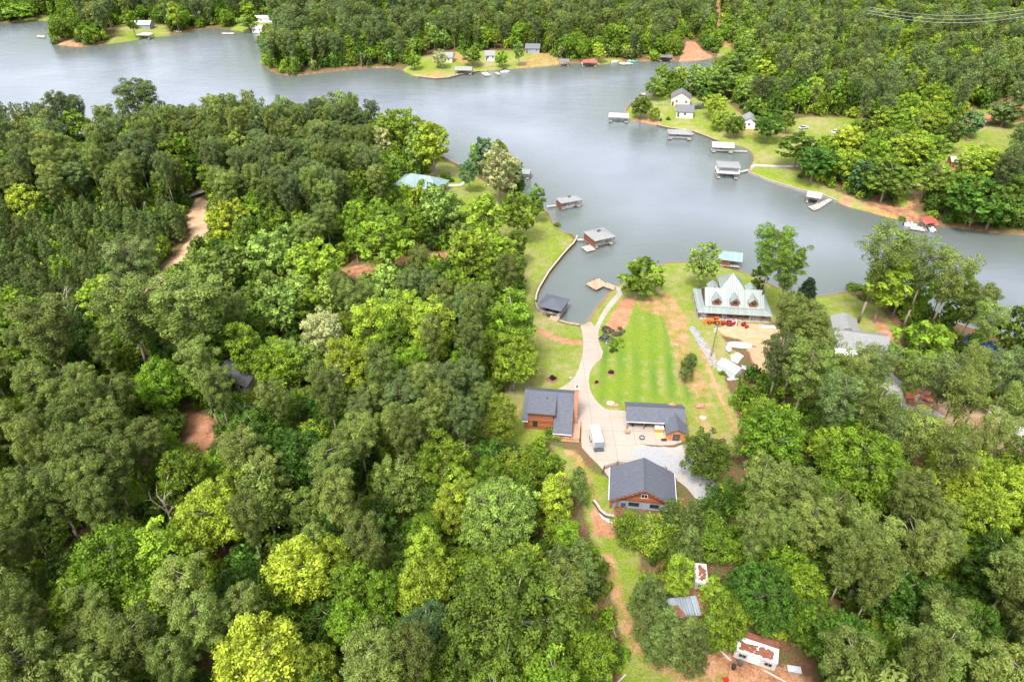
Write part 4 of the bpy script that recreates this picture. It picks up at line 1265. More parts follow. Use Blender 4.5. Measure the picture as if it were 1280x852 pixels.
tree_cache = {}
for t in near:
    protos_, R0, H0, C0 = SHAPES[t['shape']]
    cm, tm = protos_[rnd.randrange(len(protos_))]
    root = bpy.data.objects.new(t['kind'], None)
    root.empty_display_size = 0.5
    root.location = (t['x'], t['y'], t['z'])
    root.rotation_euler = (rnd.uniform(-0.03, 0.03), rnd.uniform(-0.03, 0.03), rnd.uniform(0, 6.283))
    root.scale = (t['s'], t['s'], t['sz'])
    COL.objects.link(root)
    tag(root, t['label'], KINDWORD[t['kind']] if t['kind'] != 'broadleaf_tree' else 'tree', t['group'])
    if tm is not None:
        o = bpy.data.objects.new('trunk', tm)
        o.parent = root
        COL.objects.link(o)
    o = bpy.data.objects.new('crown', cm)
    o.parent = root
    o.color = (*COLOURS[t['colour']], 1)
    COL.objects.link(o)


# the rest of the woods: one mass, its trees set out on points
def scatter(name, pts, shapes, label):
    """pts: (x, y, z, s, sz, rot, index); shapes: list of source objects"""
    src = bpy.data.collections.new(name + '_kinds')
    for i, (me, c) in enumerate(shapes):
        o = bpy.data.objects.new('%s_kind_%02d' % (name, i), me)
        me.materials[0] = leafmat('foliage', colour=c)
        src.objects.link(o)
    me = bpy.data.meshes.new(name)
    P = np.array([p[:3] for p in pts], np.float32)
    me.vertices.add(len(P))
    me.vertices.foreach_set('co', P.ravel())
    for nm, typ, vals in (('size', 'FLOAT_VECTOR', [(p[3], p[3], p[4]) for p in pts]), ('turn', 'FLOAT_VECTOR', [(0, 0, p[5]) for p in pts])):
        a = me.attributes.new(nm, typ, 'POINT')
        a.data.foreach_set('vector', np.array(vals, np.float32).ravel())
    a = me.attributes.new('which', 'INT', 'POINT')
    a.data.foreach_set('value', np.array([p[6] for p in pts], np.int32))
    me.update()
    o = bpy.data.objects.new(name, me)
    COL.objects.link(o)
    ng = bpy.data.node_groups.new(name, 'GeometryNodeTree')
    ng.interface.new_socket('Geometry', in_out='INPUT', socket_type='NodeSocketGeometry')
    ng.interface.new_socket('Geometry', in_out='OUTPUT', socket_type='NodeSocketGeometry')
    gi, go = ng.nodes.new('NodeGroupInput'), ng.nodes.new('NodeGroupOutput')
    mp_ = ng.nodes.new('GeometryNodeMeshToPoints')
    ci = ng.nodes.new('GeometryNodeCollectionInfo')
    ci.inputs['Collection'].default_value = src
    ci.inputs['Separate Children'].default_value = True
    ci.inputs['Reset Children'].default_value = True
    ip = ng.nodes.new('GeometryNodeInstanceOnPoints')
    ip.inputs['Pick Instance'].default_value = True
    L = ng.links.new
    L(gi.outputs[0], mp_.inputs['Mesh'])
    L(mp_.outputs[0], ip.inputs['Points'])
    L(ci.outputs[0], ip.inputs['Instance'])
    for nm, typ, sock in (('which', 'INT', 'Instance Index'), ('turn', 'FLOAT_VECTOR', 'Rotation'), ('size', 'FLOAT_VECTOR', 'Scale')):
        na = ng.nodes.new('GeometryNodeInputNamedAttribute')
        na.data_type = typ
        na.inputs['Name'].default_value = nm
        L(na.outputs[0], ip.inputs[sock])
    L(ip.outputs[0], go.inputs[0])
    md = o.modifiers.new('scatter', 'NODES')
    md.node_group = ng
    return tag(o, label, 'woods', kind='stuff')


far_kw = {'pine': (pine_shape, dict(base=0.38, npuff=30, leaves=60, size=0.42)), 'oak': (broad_shape, dict(npuff=60, leaves=46, size=0.38)), 'tall': (broad_shape, dict(H=17.0, Rm=3.6, npuff=42, leaves=46, size=0.4, base=0.15, lump=1.1)),
          'young': (young_shape, dict(npuff=30, leaves=44, size=0.36)), 'low': (broad_shape, dict(H=9.0, Rm=3.6, npuff=30, leaves=46, size=0.38, base=0.1, lump=1.1)), 'bigoak': (broad_shape, dict(H=18.0, Rm=8.0, npuff=60, leaves=40, size=0.7, lump=1.6)),
          'thinpine': (pine_shape, dict(npuff=20, leaves=30, size=0.62, Rm=4.0))}
far_src, far_ix = [], {}
for t in rest:
    key = (t['shape'], t['colour'])
    if key not in far_ix:
        far_ix[key] = len(far_src)
        fn, kw = far_kw.get(t['shape'], far_kw['oak'])
        for v in range(2):
            q, tn, mb = fn(700 + 2 * len(far_src) + v, **kw)
            far_src.append((leaf_mesh('far_tree', q, tn, mb), COLOURS[t['colour']]))
pts = [(t['x'], t['y'], t['z'], t['s'], t['sz'], rnd.uniform(0, 6.28), far_ix[(t['shape'], t['colour'])] + rnd.randrange(2)) for t in rest]
scatter('woods', pts, far_src, 'distant mixed pine and broadleaf woods across the lake')

# undergrowth of saplings and brush under the trees
ug = cand[nrg.permutation(len(cand))]
ug = ug[(ug[:, 1] < 330)][:9500]
ug = ug + nrg.uniform(-1.5, 1.5, ug.shape)
ugd = shore_d(ug)
gap = np.sin(ug[:, 0] * 0.19 + 1.0) * np.sin(ug[:, 1] * 0.17) + nrg.normal(size=len(ug)) * 0.35
ug = ug[(ugd > 1) & (gap < 0.8) & ~open_ground(ug, 0.8)]
ugz = ground_many(ug)
fb = cand[(cand[:, 1] >= 330) & (cand[:, 1] < 640)]
fb = fb[nrg.permutation(len(fb))][:5200] + nrg.uniform(-2.5, 2.5, (min(5200, len(fb)), 2))
fbd = shore_d(fb)
edge_ = (fbd < 14) | (nrg.random(len(fb)) < 0.55)
fb = fb[(fbd > 0.8) & edge_ & ~open_ground(fb, 0.5)]
fbz = ground_many(fb)
bsrc = []
for i, c in enumerate(['deep', 'bright', 'mid', 'deep', 'youngpine', 'lime']):
    q, tn, _ = bush_shape(900 + i, H=3.2, Rm=1.9, npuff=16, leaves=26, size=0.3)
    bsrc.append((leaf_mesh('brush', q, tn), COLOURS[c]))
wts = [2, 6, 4, 2, 2, 3]
pts = [(p[0], p[1], z - 0.2, s, s * rnd.uniform(0.7, 1.9), rnd.uniform(0, 6.28), rnd.choices(range(6), wts)[0]) for p, z, s in zip(ug, ugz, nrg.uniform(0.7, 1.6, len(ug)))]
pts += [(p[0], p[1], z - 0.3, s, s * rnd.uniform(0.9, 1.6), rnd.uniform(0, 6.28), rnd.choices(range(6), wts)[0]) for p, z, s in zip(fb, fbz, nrg.uniform(1.3, 2.5, len(fb)))]
u_ = scatter('undergrowth', pts, bsrc, 'green brush and saplings under the trees')
u_['category'] = 'undergrowth'
print('UNDERGROWTH', len(pts), 'FAR', len(rest))
# ------------------------------------------------------------------ building helpers
def rect(A, B, D, z):
    """plan of a roof or deck from three of its corners in the photo at height z: middle x, y, turn, width, depth"""
    a, b, d = (np.array(un(*p, z)) for p in (A, B, D))
    ab, ad = b - a, d - a
    rz = math.atan2(ab[1], ab[0])
    w = float(np.linalg.norm(ab))
    u = ab / w
    v = np.array([-u[1], u[0]])
    dp = abs(float(ad @ v))
    c = a + u * w / 2 + v * dp / 2
    return float(c[0]), float(c[1]), rz, w, dp


def win(root, x, y, z, w, h, face='-y', fm='brown', name='window'):
    """a window (frame) with its pane; x, y, z the middle of the opening on the wall face"""
    f, p = MB(), MB()
    b = 0.09
    for (u0, u1, z0, z1) in ((-w / 2 - b, -w / 2, -h / 2 - b, h / 2 + b), (w / 2, w / 2 + b, -h / 2 - b, h / 2 + b), (-w / 2, w / 2, h / 2, h / 2 + b), (-w / 2, w / 2, -h / 2 - b, -h / 2), (-0.03, 0.03, -h / 2, h / 2)):
        f.box(u0, u1, -0.07, 0.02, z0, z1)
    p.box(-w / 2, w / 2, -0.035, 0.02, -h / 2, h / 2)
    o = f.build(name, fm, root, (x, y, z), {'-y': 0, '+y': math.pi, '-x': -math.pi / 2, '+x': math.pi / 2}[face])
    p.build('pane', 'glass', o)
    return o


def door(root, x, y, z0, w=1.0, h=2.1, face='-y', dm='brown'):
    d, k = MB(), MB()
    d.box(-w / 2, w / 2, -0.06, 0.02, 0, h)
    k.box(w / 2 - 0.2, w / 2 - 0.08, -0.11, -0.062, 0.95, 1.07)
    o = d.build('door', dm, root, (x, y, z0), {'-y': 0, '+y': math.pi, '-x': -math.pi / 2, '+x': math.pi / 2}[face])
    k.build('handle', 'steel', o)
    return o


def gable_roof(L, D, ze, zr, over=0.45, t=0.16, cx=0, cy=0, along='x'):
    mb = MB()
    d = D / 2 + over
    sl = (zr - ze) / (D / 2)
    zo = ze - sl * over + t
    prof = [(-d, zo), (-d, zo - t), (0, zr), (d, zo - t), (d, zo), (0, zr + t)]
    if along == 'x':
        mb.prism_x([(cy + y, z) for y, z in reversed(prof)], cx - L / 2 - over, cx + L / 2 + over)
    else:
        mb.prism_y([(cx + y, z) for y, z in prof], cy - L / 2 - over, cy + L / 2 + over)
    return mb


def gable_wall(L, D, ze, zr, z0=-0.6, cx=0, cy=0, along='x'):
    mb = MB()
    prof = [(-D / 2, z0), (D / 2, z0), (D / 2, ze), (0, zr - 0.02), (-D / 2, ze)]
    if along == 'x':
        mb.prism_x([(cy + y, z) for y, z in prof], cx - L / 2, cx + L / 2)
    else:
        mb.prism_y([(cx + y, z) for y, z in prof], cy - L / 2, cy + L / 2)
    return mb


def hip_roof(w, d, ze, zr, over=0.4, t=0.15, cx=0, cy=0, ridge=None):
    mb = MB()
    x0, x1, y0, y1 = cx - w / 2 - over, cx + w / 2 + over, cy - d / 2 - over, cy + d / 2 + over
    if ridge is None:
        ridge = max(0.05, abs(w - d))
    if w >= d:
        r0, r1 = (cx - ridge / 2, cy, zr), (cx + ridge / 2, cy, zr)
        E_ = [(x0, y0, ze), (x1, y0, ze), (x1, y1, ze), (x0, y1, ze)]
        faces = [[E_[0], E_[1], r1, r0], [E_[1], E_[2], r1], [E_[2], E_[3], r0, r1], [E_[3], E_[0], r0]]
    else:
        r0, r1 = (cx, cy - ridge / 2, zr), (cx, cy + ridge / 2, zr)
        E_ = [(x0, y0, ze), (x1, y0, ze), (x1, y1, ze), (x0, y1, ze)]
        faces = [[E_[0], E_[1], r0], [E_[1], E_[2], r1, r0], [E_[2], E_[3], r1], [E_[3], E_[0], r0, r1]]
    for f in faces:
        mb.poly(f)
    b = [(x, y, ze - t) for x, y, _ in E_]
    for i in range(4):
        mb.poly([b[i], b[(i + 1) % 4], E_[(i + 1) % 4], E_[i]])
    mb.poly(list(reversed(b)))
    return mb


def simple_house(name, label, cat, X, Y, rz, L, D, ze, zr, wm, rm, along='x', wins=3, group=None, z=None, door_=True, fm='white', hip=False):
    z = ground(X, Y) if z is None else z
    r = empty(name, (X, Y, z), rz, label, cat, group)
    if hip:
        MB().box(-L / 2, L / 2, -D / 2, D / 2, -0.6, ze).build('wall', wm, r)
        hip_roof(L, D, ze + 0.12, zr).build('roof', rm, r)
    elif along == 'x':
        gable_wall(L, D, ze, zr).build('wall', wm, r)
        gable_roof(L, D, ze, zr).build('roof', rm, r)
    else:
        gable_wall(D, L, ze, zr, along='y').build('wall', wm, r)
        gable_roof(D, L, ze, zr, along='y').build('roof', rm, r)
    for i in range(wins):
        x = -L / 2 + L * (i + 0.5) / max(wins, 1) + (0.35 if door_ and wins > 1 else 0)
        win(r, x, -D / 2, ze * 0.58, 0.95, 1.15, '-y', fm)
    if door_:
        door(r, -L / 2 + 0.9, -D / 2, 0.05)
    win(r, L / 2, 0, ze * 0.58, 1.0, 1.1, '+x', fm)
    return r


def drape(name, poly, mat, dz, step=1.2, rag=0.0):
    """a sheet laid over the land inside a world polygon"""
    pts = [Vector((p[0], p[1])) for p in poly]
    n = len(pts)
    out = []
    for i in range(n):       # boundary, subdivided
        a, b = pts[i], pts[(i + 1) % n]
        k = max(1, int((b - a).length / step))
        out += [a.lerp(b, j / k) for j in range(k)]
    if rag:
        out = [p + Vector((rnd.uniform(-rag, rag), rnd.uniform(-rag, rag))) for p in out]
    nb = len(out)
    arr = np.array([(p.x, p.y) for p in out])
    lo, hi = arr.min(0), arr.max(0)
    gx, gy = np.meshgrid(np.arange(lo[0], hi[0], step), np.arange(lo[1], hi[1], step))
    g = np.stack([gx.ravel(), gy.ravel()], 1)
    g = g[sdist(g, arr) > step * 0.4]
    verts = out + [Vector((float(x), float(y))) for x, y in g]
    vv, _, ff, *_r = delaunay_2d_cdt(verts, [], [list(range(nb))], 1, 1e-4)
    P = np.array([(v.x, v.y) for v in vv])
    Z = ground_many(P) + dz
    c = P.mean(0)
    me = bpy.data.meshes.new(name)
    fs = []
    for f in ff:
        a, b, c_ = (P[i] for i in f[:3])
        fs.append(f if (b[0] - a[0]) * (c_[1] - a[1]) - (b[1] - a[1]) * (c_[0] - a[0]) > 0 else list(reversed(f)))
    me.from_pydata([(float(x), float(y), float(z)) for (x, y), z in zip(P, Z)], [], fs)
    me.materials.append(M[mat])
    me.update()
    o = bpy.data.objects.new(name, me)
    COL.objects.link(o)
    return o


# ------------------------------------------------------------------ drive, court, paths
def curve_pts(px, z=2.7):
    return px_world(px, z)


drive_px = [(724, 405), (728, 416), (729.5, 434), (725, 458), (716, 475), (699, 486), (690, 489), (700, 520), (727, 528), (726, 557), (731, 564), (755, 588), (763, 600), (780, 612), (830, 608), (846, 600), (838, 588),
            (790, 573), (791.5, 554), (836, 558), (857, 551), (853, 520), (786, 513.5), (759, 512), (750, 506), (742, 497), (735.5, 482), (737.5, 461), (756, 444.6), (748.5, 428), (747.5, 416), (752, 404),
            (758, 393), (768, 380), (781, 365), (768, 356), (764.5, 358.5), (773, 365), (765, 373.5), (753, 389), (743, 410), (741, 404), (736.5, 401.5)]
dw = []
for x, y in drive_px:
    g_ = at(x, y)
    dw.append((g_[0], g_[1]))
dw = [tuple(p) for p in soften(np.array(dw))]
o = drape('driveway', dw, 'conc', 0.075, 1.1)
tag(o, 'pale concrete drive running from the boat ramp to the garage court', 'driveway', kind='structure')
o = drape('gravel_court', [at(*p)[:2] for p in [(791.5, 555), (836, 558.5), (860, 556), (874, 566), (892, 590), (896, 612), (886, 628), (868, 622), (848, 602), (838, 589), (791, 574)]], 'gravel', 0.06, 1.1, 0.4)
tag(o, 'grey gravel parking court beside the gabled garage', 'gravel court', kind='structure')
o = drape('garden_path', [at(*p)[:2] for p in [(934, 206), (990, 207), (1048, 206), (1048, 208.5), (990, 209.5), (934, 209)]], 'slab', 0.09, 1.5)
tag(o, 'narrow pale path across the right shore lawn', 'path', kind='structure')
o = drape('lawn_path', [at(*p)[:2] for p in [(558, 231), (575, 230), (583, 224), (585, 226), (577, 232.5), (558, 234)]], 'slab', 0.08, 1.5)
tag(o, 'short pale path on the lawn by the teal roofed house', 'path', kind='structure')
for pxs, lab in [([(1118, 505), (1134, 492), (1180, 520), (1170, 535)], 'pale parking pad beside the red brick heap'), ([(1075, 475), (1110, 462), (1140, 490), (1120, 505)], 'pale paved yard before the grey roofed house'),
                 ([(1232, 512), (1250, 508), (1300, 548), (1300, 570), (1280, 562)], 'pale concrete drive at the right edge')]:
    o = drape('paved_path', [at(*p)[:2] for p in pxs], 'slab', 0.09, 1.5)
    tag(o, lab, 'paving', kind='structure')


def shore_wall(px, label, mat, top, thick=0.3, cap=True, low=-1.2, group=None):
    pts = [Vector((*un(x, y, 0.3), 0)) for x, y in px]
    c = pts[len(pts) // 2]
    r = empty('seawall', (c.x, c.y, 0), 0, label, 'seawall', group)
    a_, b_, c1, c2 = [], [], [], []
    for i, p in enumerate(pts):
        d = (pts[min(i + 1, len(pts) - 1)] - pts[max(i - 1, 0)]).normalized()
        n = Vector((-d.y, d.x, 0))
        a_.append(p + n * thick / 2 - c)
        b_.append(p - n * thick / 2 - c)
        c1.append(p + n * (thick / 2 + 0.1) - c)
        c2.append(p - n * (thick / 2 + 0.1) - c)

    def strip(L_, R_, z0, z1):
        mb = MB()
        k = len(L_)
        mb.v = [(v.x, v.y, z0) for v in L_] + [(v.x, v.y, z1) for v in L_] + [(v.x, v.y, z0) for v in R_] + [(v.x, v.y, z1) for v in R_]
        for i in range(k - 1):
            mb.f += [(i, i + 1, k + i + 1, k + i), (k + i, k + i + 1, 3 * k + i + 1, 3 * k + i), (2 * k + i + 1, 2 * k + i, 3 * k + i, 3 * k + i + 1), (i + 1, i, 2 * k + i, 2 * k + i + 1)]
        mb.f += [(0, k, 3 * k, 2 * k), (k - 1, 3 * k - 1, 4 * k - 1, 2 * k - 1)]
        mb.mi = [0] * len(mb.f)
        return mb
    strip(a_, b_, low, top).build('wall_face', mat, r)
    if cap:
        strip(c1, c2, top + 0.003, top + 0.13).build('cap', 'cap', r)
    return r


shore_wall([(721, 297), (720.5, 300.5), (717, 306), (710, 313), (702, 322), (694, 332), (686, 342), (680, 352), (674, 362), (670.5, 371), (669.5, 378)], 'dark timber seawall curving round the left side of the cove', 'timber', 1.15)
shore_wall([(669.5, 379), (671, 385), (679, 391), (690, 397), (700, 401.5), (710, 404.5), (724, 406.5)], 'low pale edging behind the slate roofed boathouse', 'cap', 0.75, 0.25, False)
shore_wall([(935, 216), (948, 221), (960, 226), (980, 232), (1000, 238), (1030, 245), (1046, 252)], 'stone edged bank along the right shore lawn', 'stone', 0.8)
shore_wall([(821, 157), (835, 160.5), (850, 162.5), (865, 164.5), (880, 170), (895, 176)], 'dark low wall below the point lawn', 'timber', 0.8)
shore_wall([(522, 96.5), (545, 99), (560, 98), (577, 93.5), (600, 89.5)], 'low wall round the far lawn point', 'timber', 0.8)

# ------------------------------------------------------------------ log house
LH = (8.5, 118.6)
lz = ground(*LH)
r = empty('log_house', (*LH, lz), R(-7), 'two storey orange log house with charcoal roof and tall brick chimney', 'house')
mb = MB()
mb.prism_x([(-5.6, -0.5), (5.0, -0.5), (5.0, 2.85), (0, 6.35), (-5.6, 2.5)], -5.1, 5.1)
mb.build('wall', 'log', r)
up = MB()
up.hexa([(-4.1, -5.63, 2.4), (1.25, -5.63, 2.4), (1.25, -0.9, 2.4), (-4.1, -0.9, 2.4)], [(-4.1, -5.63, 5.0), (1.25, -5.63, 5.0), (1.25, -0.9, 6.1), (-4.1, -0.9, 6.1)])
up.build('dormer_wall', 'log', r)
rf = MB()
rf.slab([(-5.6, -6.2, 2.62), (-4.25, -6.2, 2.62), (-4.25, 0, 6.75), (-5.6, 0, 6.75)], 0.18)
rf.slab([(1.4, -8.5, 1.75), (5.55, -8.5, 1.75), (5.55, -5.9, 2.82), (1.4, -5.9, 2.82)], 0.18)
rf.slab([(1.4, -5.9, 2.82), (5.55, -5.9, 2.82), (5.55, 0, 6.75), (1.4, 0, 6.75)], 0.18)
rf.slab([(-5.6, 0, 6.75), (5.55, 0, 6.75), (5.55, 5.7, 2.7), (-5.6, 5.7, 2.7)], 0.18)
rf.slab([(-4.25, -2.2, 5.0), (1.4, -2.2, 5.0), (1.4, 0, 6.75), (-4.25, 0, 6.75)], 0.18)
rf.build('roof', 'slate', r)
MB().box(-5.62, 5.57, -0.16, 0.16, 6.74, 6.83).build('ridge_cap', 'charcoal', r)
gt = MB()
gt.box(1.4, 5.55, -8.62, -8.5, 1.6, 1.76)
gt.build('gutter', 'white', r)
MB().box(-5.6, -4.25, -6.32, -6.2, 2.46, 2.62).build('gutter', 'white', r)
dm = MB()
dm.slab([(-4.55, -6.25, 5.12), (1.68, -6.25, 5.12), (1.68, -0.25, 6.62), (-4.55, -0.25, 6.62)], 0.2)
dr = dm.build('dormer_roof', 'slate', r)
MB().box(-0.5, -0.25, -2.2, -1.95, 6.0, 6.5).build('vent_pipe', 'charcoal', dr)
ch = MB()
ch.box(5.58, 6.45, -2.6, -1.2, -0.5, 9.6)
ch.box(5.5, 6.53, -2.75, -1.1, -0.5, 2.2)
c_ = ch.build('chimney', 'brick', r)
MB().box(5.5, 6.53, -2.68, -1.12, 9.603, 9.8).build('cap', 'cap', c_)
MB().rod((6.0, -1.9, 9.8), (6.0, -1.9, 10.3), 0.16, 0.16, 8).build('flue', 'black', c_)
win(r, -2.7, -5.63, 1.6, 0.95, 1.6, '-y', 'brown')
win(r, 3.0, -5.6, 1.45, 1.3, 1.2, '-y', 'brown')
door(r, 4.4, -5.6, 0.35, 1.0, 2.05, '-y', 'brown')
win(r, 5.1, 2.2, 1.6, 1.2, 1.3, '+x', 'brown')
win(r, -5.1, -2.0, 1.6, 1.0, 1.3, '-x', 'brown')
dk = MB()
dk.box(1.5, 7.4, -9.0, -5.65, 0.15, 0.35)
dk.box(5.15, 7.4, -5.65, -3.0, 0.15, 0.35)
dk.build('deck', 'deck', r)
MB().box(1.6, 7.3, -8.9, -8.75, -0.5, 0.147).build('deck_skirt', 'log', r)
for x, y in ((1.7, -8.3), (5.3, -8.3)):
    MB().box(x - 0.09, x + 0.09, y - 0.09, y + 0.09, 0.35, 1.6).build('post', 'brown', r)
rl = MB()
for (x0, y0, x1, y1) in ((1.6, -8.9, 7.3, -8.9), (7.3, -8.9, 7.3, -3.1)):
    for z in (0.75, 1.1, 1.35):
        rl.rod((x0, y0, z), (x1, y1, z), 0.05, n=6)
    for k in range(5):
        t = k / 4
        rl.box(x0 + (x1 - x0) * t - 0.06, x0 + (x1 - x0) * t + 0.06, y0 + (y1 - y0) * t - 0.06, y0 + (y1 - y0) * t + 0.06, 0.35, 1.4)
rl.build('railing', 'cedar', r)

# ------------------------------------------------------------------ L shaped carport with workshop
CP = (32.0, 115.9)
r = empty('carport', (*CP, ground(*CP)), R(-4), 'L shaped carport with charcoal shingle roof and orange board workshop end', 'carport')
rf = MB()
rf.prism_x([(-3.3, 2.45), (-3.3, 2.3), (0, 4.15), (3.4, 2.3), (3.4, 2.45), (0, 4.3)][::-1], -6.5, 6.6)
rf.build('roof', 'slate', r)
MB().box(-6.5, 6.6, -0.14, 0.14, 4.28, 4.37).build('ridge_cap', 'charcoal', r)
MB().box(-6.5, 1.95, -3.42, -3.3, 2.3, 2.44).build('gutter', 'white', r)
rw = MB()
rw.prism_y([(2.0, 2.2), (2.0, 2.05), (4.3, 3.55), (6.75, 2.05), (6.75, 2.2), (4.3, 3.7)], -6.6, -1.0)
rw.build('wing_roof', 'slate', r)
w_ = MB()
w_.prism_y([(2.35, -0.5), (6.4, -0.5), (6.4, 2.1), (4.35, 3.45), (2.35, 2.1)], -6.1, 2.9)
w_.build('workshop_wall', 'cedar', r)
MB().box(-6.2, 2.35, 2.75, 2.95, -0.5, 2.3).build('wall', 'cedar', r)
dd = MB()
dd.box(3.55, 5.05, -6.2, -6.08, 0.05, 1.9)
d_ = dd.build('door', 'charcoal', r)
MB().box(4.2, 4.4, -6.25, -6.2, 0.9, 1.05).build('handle', 'steel', d_)
for x in (-6.1, -2.4, 1.2):
    MB().box(x - 0.1, x + 0.1, -3.05, -2.85, -0.3, 2.38).build('post', 'post', r)
MB().box(-6.2, 2.3, -3.08, -2.82, 2.18, 2.30).build('beam', 'white', r)

# things under and before the carport
lz = ground(30, 113)


def cp(u, v, dz=0.08):
    c, s = math.cos(R(-4)), math.sin(R(-4))
    x, y = CP[0] + u * c - v * s, CP[1] + u * s + v * c
    return (x, y, ground(x, y) + dz)


def small_car(loc, rz, label, body, L=4.4, Wd=1.8):
    r = empty('parked_car', loc, rz, label, 'car')
    b = MB()
    b.hexa([(-L / 2, -Wd / 2, 0.35), (L / 2, -Wd / 2, 0.35), (L / 2, Wd / 2, 0.35), (-L / 2, Wd / 2, 0.35)], [(-L / 2 + .1, -Wd / 2 + .06, 0.95), (L / 2 - .1, -Wd / 2 + .06, 0.95), (L / 2 - .1, Wd / 2 - .06, 0.95), (-L / 2 + .1, Wd / 2 - .06, 0.95)])
    b.build('body', body, r, bevel=0.08)
    c = MB()
    c.hexa([(-L * .34, -Wd / 2 + .1, 0.953), (L * .22, -Wd / 2 + .1, 0.953), (L * .22, Wd / 2 - .1, 0.953), (-L * .34, Wd / 2 - .1, 0.953)], [(-L * .24, -Wd / 2 + .25, 1.42), (L * .08, -Wd / 2 + .25, 1.42), (L * .08, Wd / 2 - .25, 1.42), (-L * .24, Wd / 2 - .25, 1.42)])
    c.build('windows', 'glass', r, bevel=0.04)
    MB().box(-L * .24, L * .08, -Wd / 2 + .25, Wd / 2 - .25, 1.423, 1.47).build('roof', body, r, bevel=0.02)
    for x in (-L * .3, L * .31):
        for y in (-Wd / 2 + 0.02, Wd / 2 - 0.02):
            MB().rod((x, y - 0.1, 0.34), (x, y + 0.1, 0.34), 0.34, n=14).build('wheel', 'black', r)
    return r


small_car(cp(-3.4, -1.2), R(-4), 'dark car with a red roof rail strip parked under the carport', 'charcoal')
t_ = empty('cabinet', cp(0.95, -3.4), R(-4), 'orange double cabinet with white top under the carport edge', 'cabinet')
MB().box(-0.9, 0.9, -0.4, 0.4, 0, 0.95).build('body', 'orangewood', t_)
MB().box(-1.0, 1.0, -0.45, 1.1, 0.953, 1.02).build('top', 'white', t_)
for x in (-0.44, 0.44):
    MB().box(x - 0.4, x + 0.4, -0.44, -0.402, 0.08, 0.88).build('door', 'orangewood', t_)
tag(MB().box(-0.8, 0.8, -0.9, 0.9, 0, 0.06).build('wood_mat', 'tan', None, cp(0.95, -4.8), R(-4)), 'tan wooden mat in front of the orange cabinet', 'mat')
tag(MB().box(-0.6, 0.6, -0.4, 0.4, 0, 0.05).build('floor_mat', 'black', None, cp(1.75, -6.1), R(-4)), 'dark doormat on the concrete by the workshop end', 'mat')
t_ = empty('round_table', cp(-6.2, -4.6), 0, 'round brick coloured garden table at the carport corner', 'table')
MB().rod((0, 0, 0.68), (0, 0, 0.76), 0.62, 0.62, 20).build('tabletop', 'redstone', t_)
MB().rod((0, 0, 0), (0, 0, 0.68), 0.3, 0.18, 10).build('pedestal', 'stone', t_)
t_ = empty('fire_pit', cp(-3.0, -5.9), 0, 'black ring fire pit on the concrete court', 'fire pit')
fp = MB()
for k in range(14):
    a0, a1 = 2 * math.pi * k / 14, 2 * math.pi * (k + 1) / 14
    P_ = lambda a, q, z: (q * math.cos(a), q * math.sin(a), z)
    fp.hexa([P_(a0, 0.5, 0), P_(a0, 0.62, 0), P_(a1, 0.62, 0), P_(a1, 0.5, 0)], [P_(a0, 0.5, 0.35), P_(a0, 0.62, 0.35), P_(a1, 0.62, 0.35), P_(a1, 0.5, 0.35)])
fp.build('ring', 'charcoal', t_)
MB().rod((0, 0, 0.05), (0, 0, 0.12), 0.48, 0.48, 14).build('ash_bed', 'stone', t_)

# white box trailer
x, y, z = at(744.8, 551)
r = empty('cargo_trailer', (x, y, z + 0.08), R(5), 'white enclosed cargo trailer with grey rear parked on the court', 'trailer')
MB().box(-1.02, 1.02, -2.7, 2.7, 0.55, 2.3).build('body', 'white', r, bevel=0.06)
MB().box(-1.03, 1.03, -2.62, 2.62, 2.303, 2.34).build('roof', 'white', r)
MB().box(-0.95, 0.95, -2.76, -2.705, 0.62, 2.2).build('door', 'bluegrey', r)
MB().box(-1.1, 1.1, -3.6, -2.75, 0.45, 0.58).build('ramp', 'charcoal', r)
for y_ in (-0.2, 0.7):
    for x_ in (-1.18, 1.18):
        MB().rod((x_ - 0.11, y_, 0.36), (x_ + 0.11, y_, 0.36), 0.36, n=14).build('wheel', 'black', r)
MB().box(-1.32, 1.32, -0.75, 1.25, 0.74, 0.8).build('fender', 'steel', r)
hb = MB()
hb.rod((-0.6, 2.7, 0.5), (0, 4.0, 0.5), 0.05, n=6)
hb.rod((0.6, 2.7, 0.5), (0, 4.0, 0.5), 0.05, n=6)
hb.build('hitch', 'charcoal', r)

# ------------------------------------------------------------------ gabled garage
GA = (25.9, 93.9)
gz = ground(*GA)
r = empty('garage', (*GA, gz), R(-8), 'gabled garage with charcoal roof, brown log gable and blue grey lower wall', 'garage')
rf = MB()
rf.prism_y([(-6.5, 2.75), (-6.5, 2.55), (0, 6.2), (6.4, 2.6), (6.4, 2.8), (0, 6.4)], -4.6, 4.2)
rf.build('roof', 'slate', r)
MB().box(-0.14, 0.14, -4.4, 4.1, 6.36, 6.46).build('ridge_vent', 'charcoal', r)
for x in (-6.56, 6.46):
    MB().box(x - 0.06, x + 0.06, -4.6, 4.2, 2.62, 2.76).build('gutter', 'white', r)
w_ = MB()
w_.prism_y([(-6.0, 1.9), (6.0, 1.9), (6.0, 2.8), (0, 6.1), (-6.0, 2.8)], -3.6, 3.8)
w_.build('gable_wall', 'log', r)
MB().box(-6.0, 6.0, -3.55, 3.8, -1.0, 1.897).build('basement_wall', 'bluegrey', r)
for x in (-6.05, -4.9):
    MB().box(x - 0.16, x + 0.16, -4.25, -3.9, -0.8, 2.72 + (0.55 if x > -5 else 0)).build('post', 'log', r)
bs_ = MB()
bs_.prism_y([(-6.5, 2.53), (-6.5, 2.25), (0, 5.9), (6.4, 2.3), (6.4, 2.58), (0, 6.18)], -4.63, -4.45)
bs_.build('barge_board', 'log', r)
win(r, 0.2, -3.6, 3.7, 1.1, 0.9, '-y', 'white')
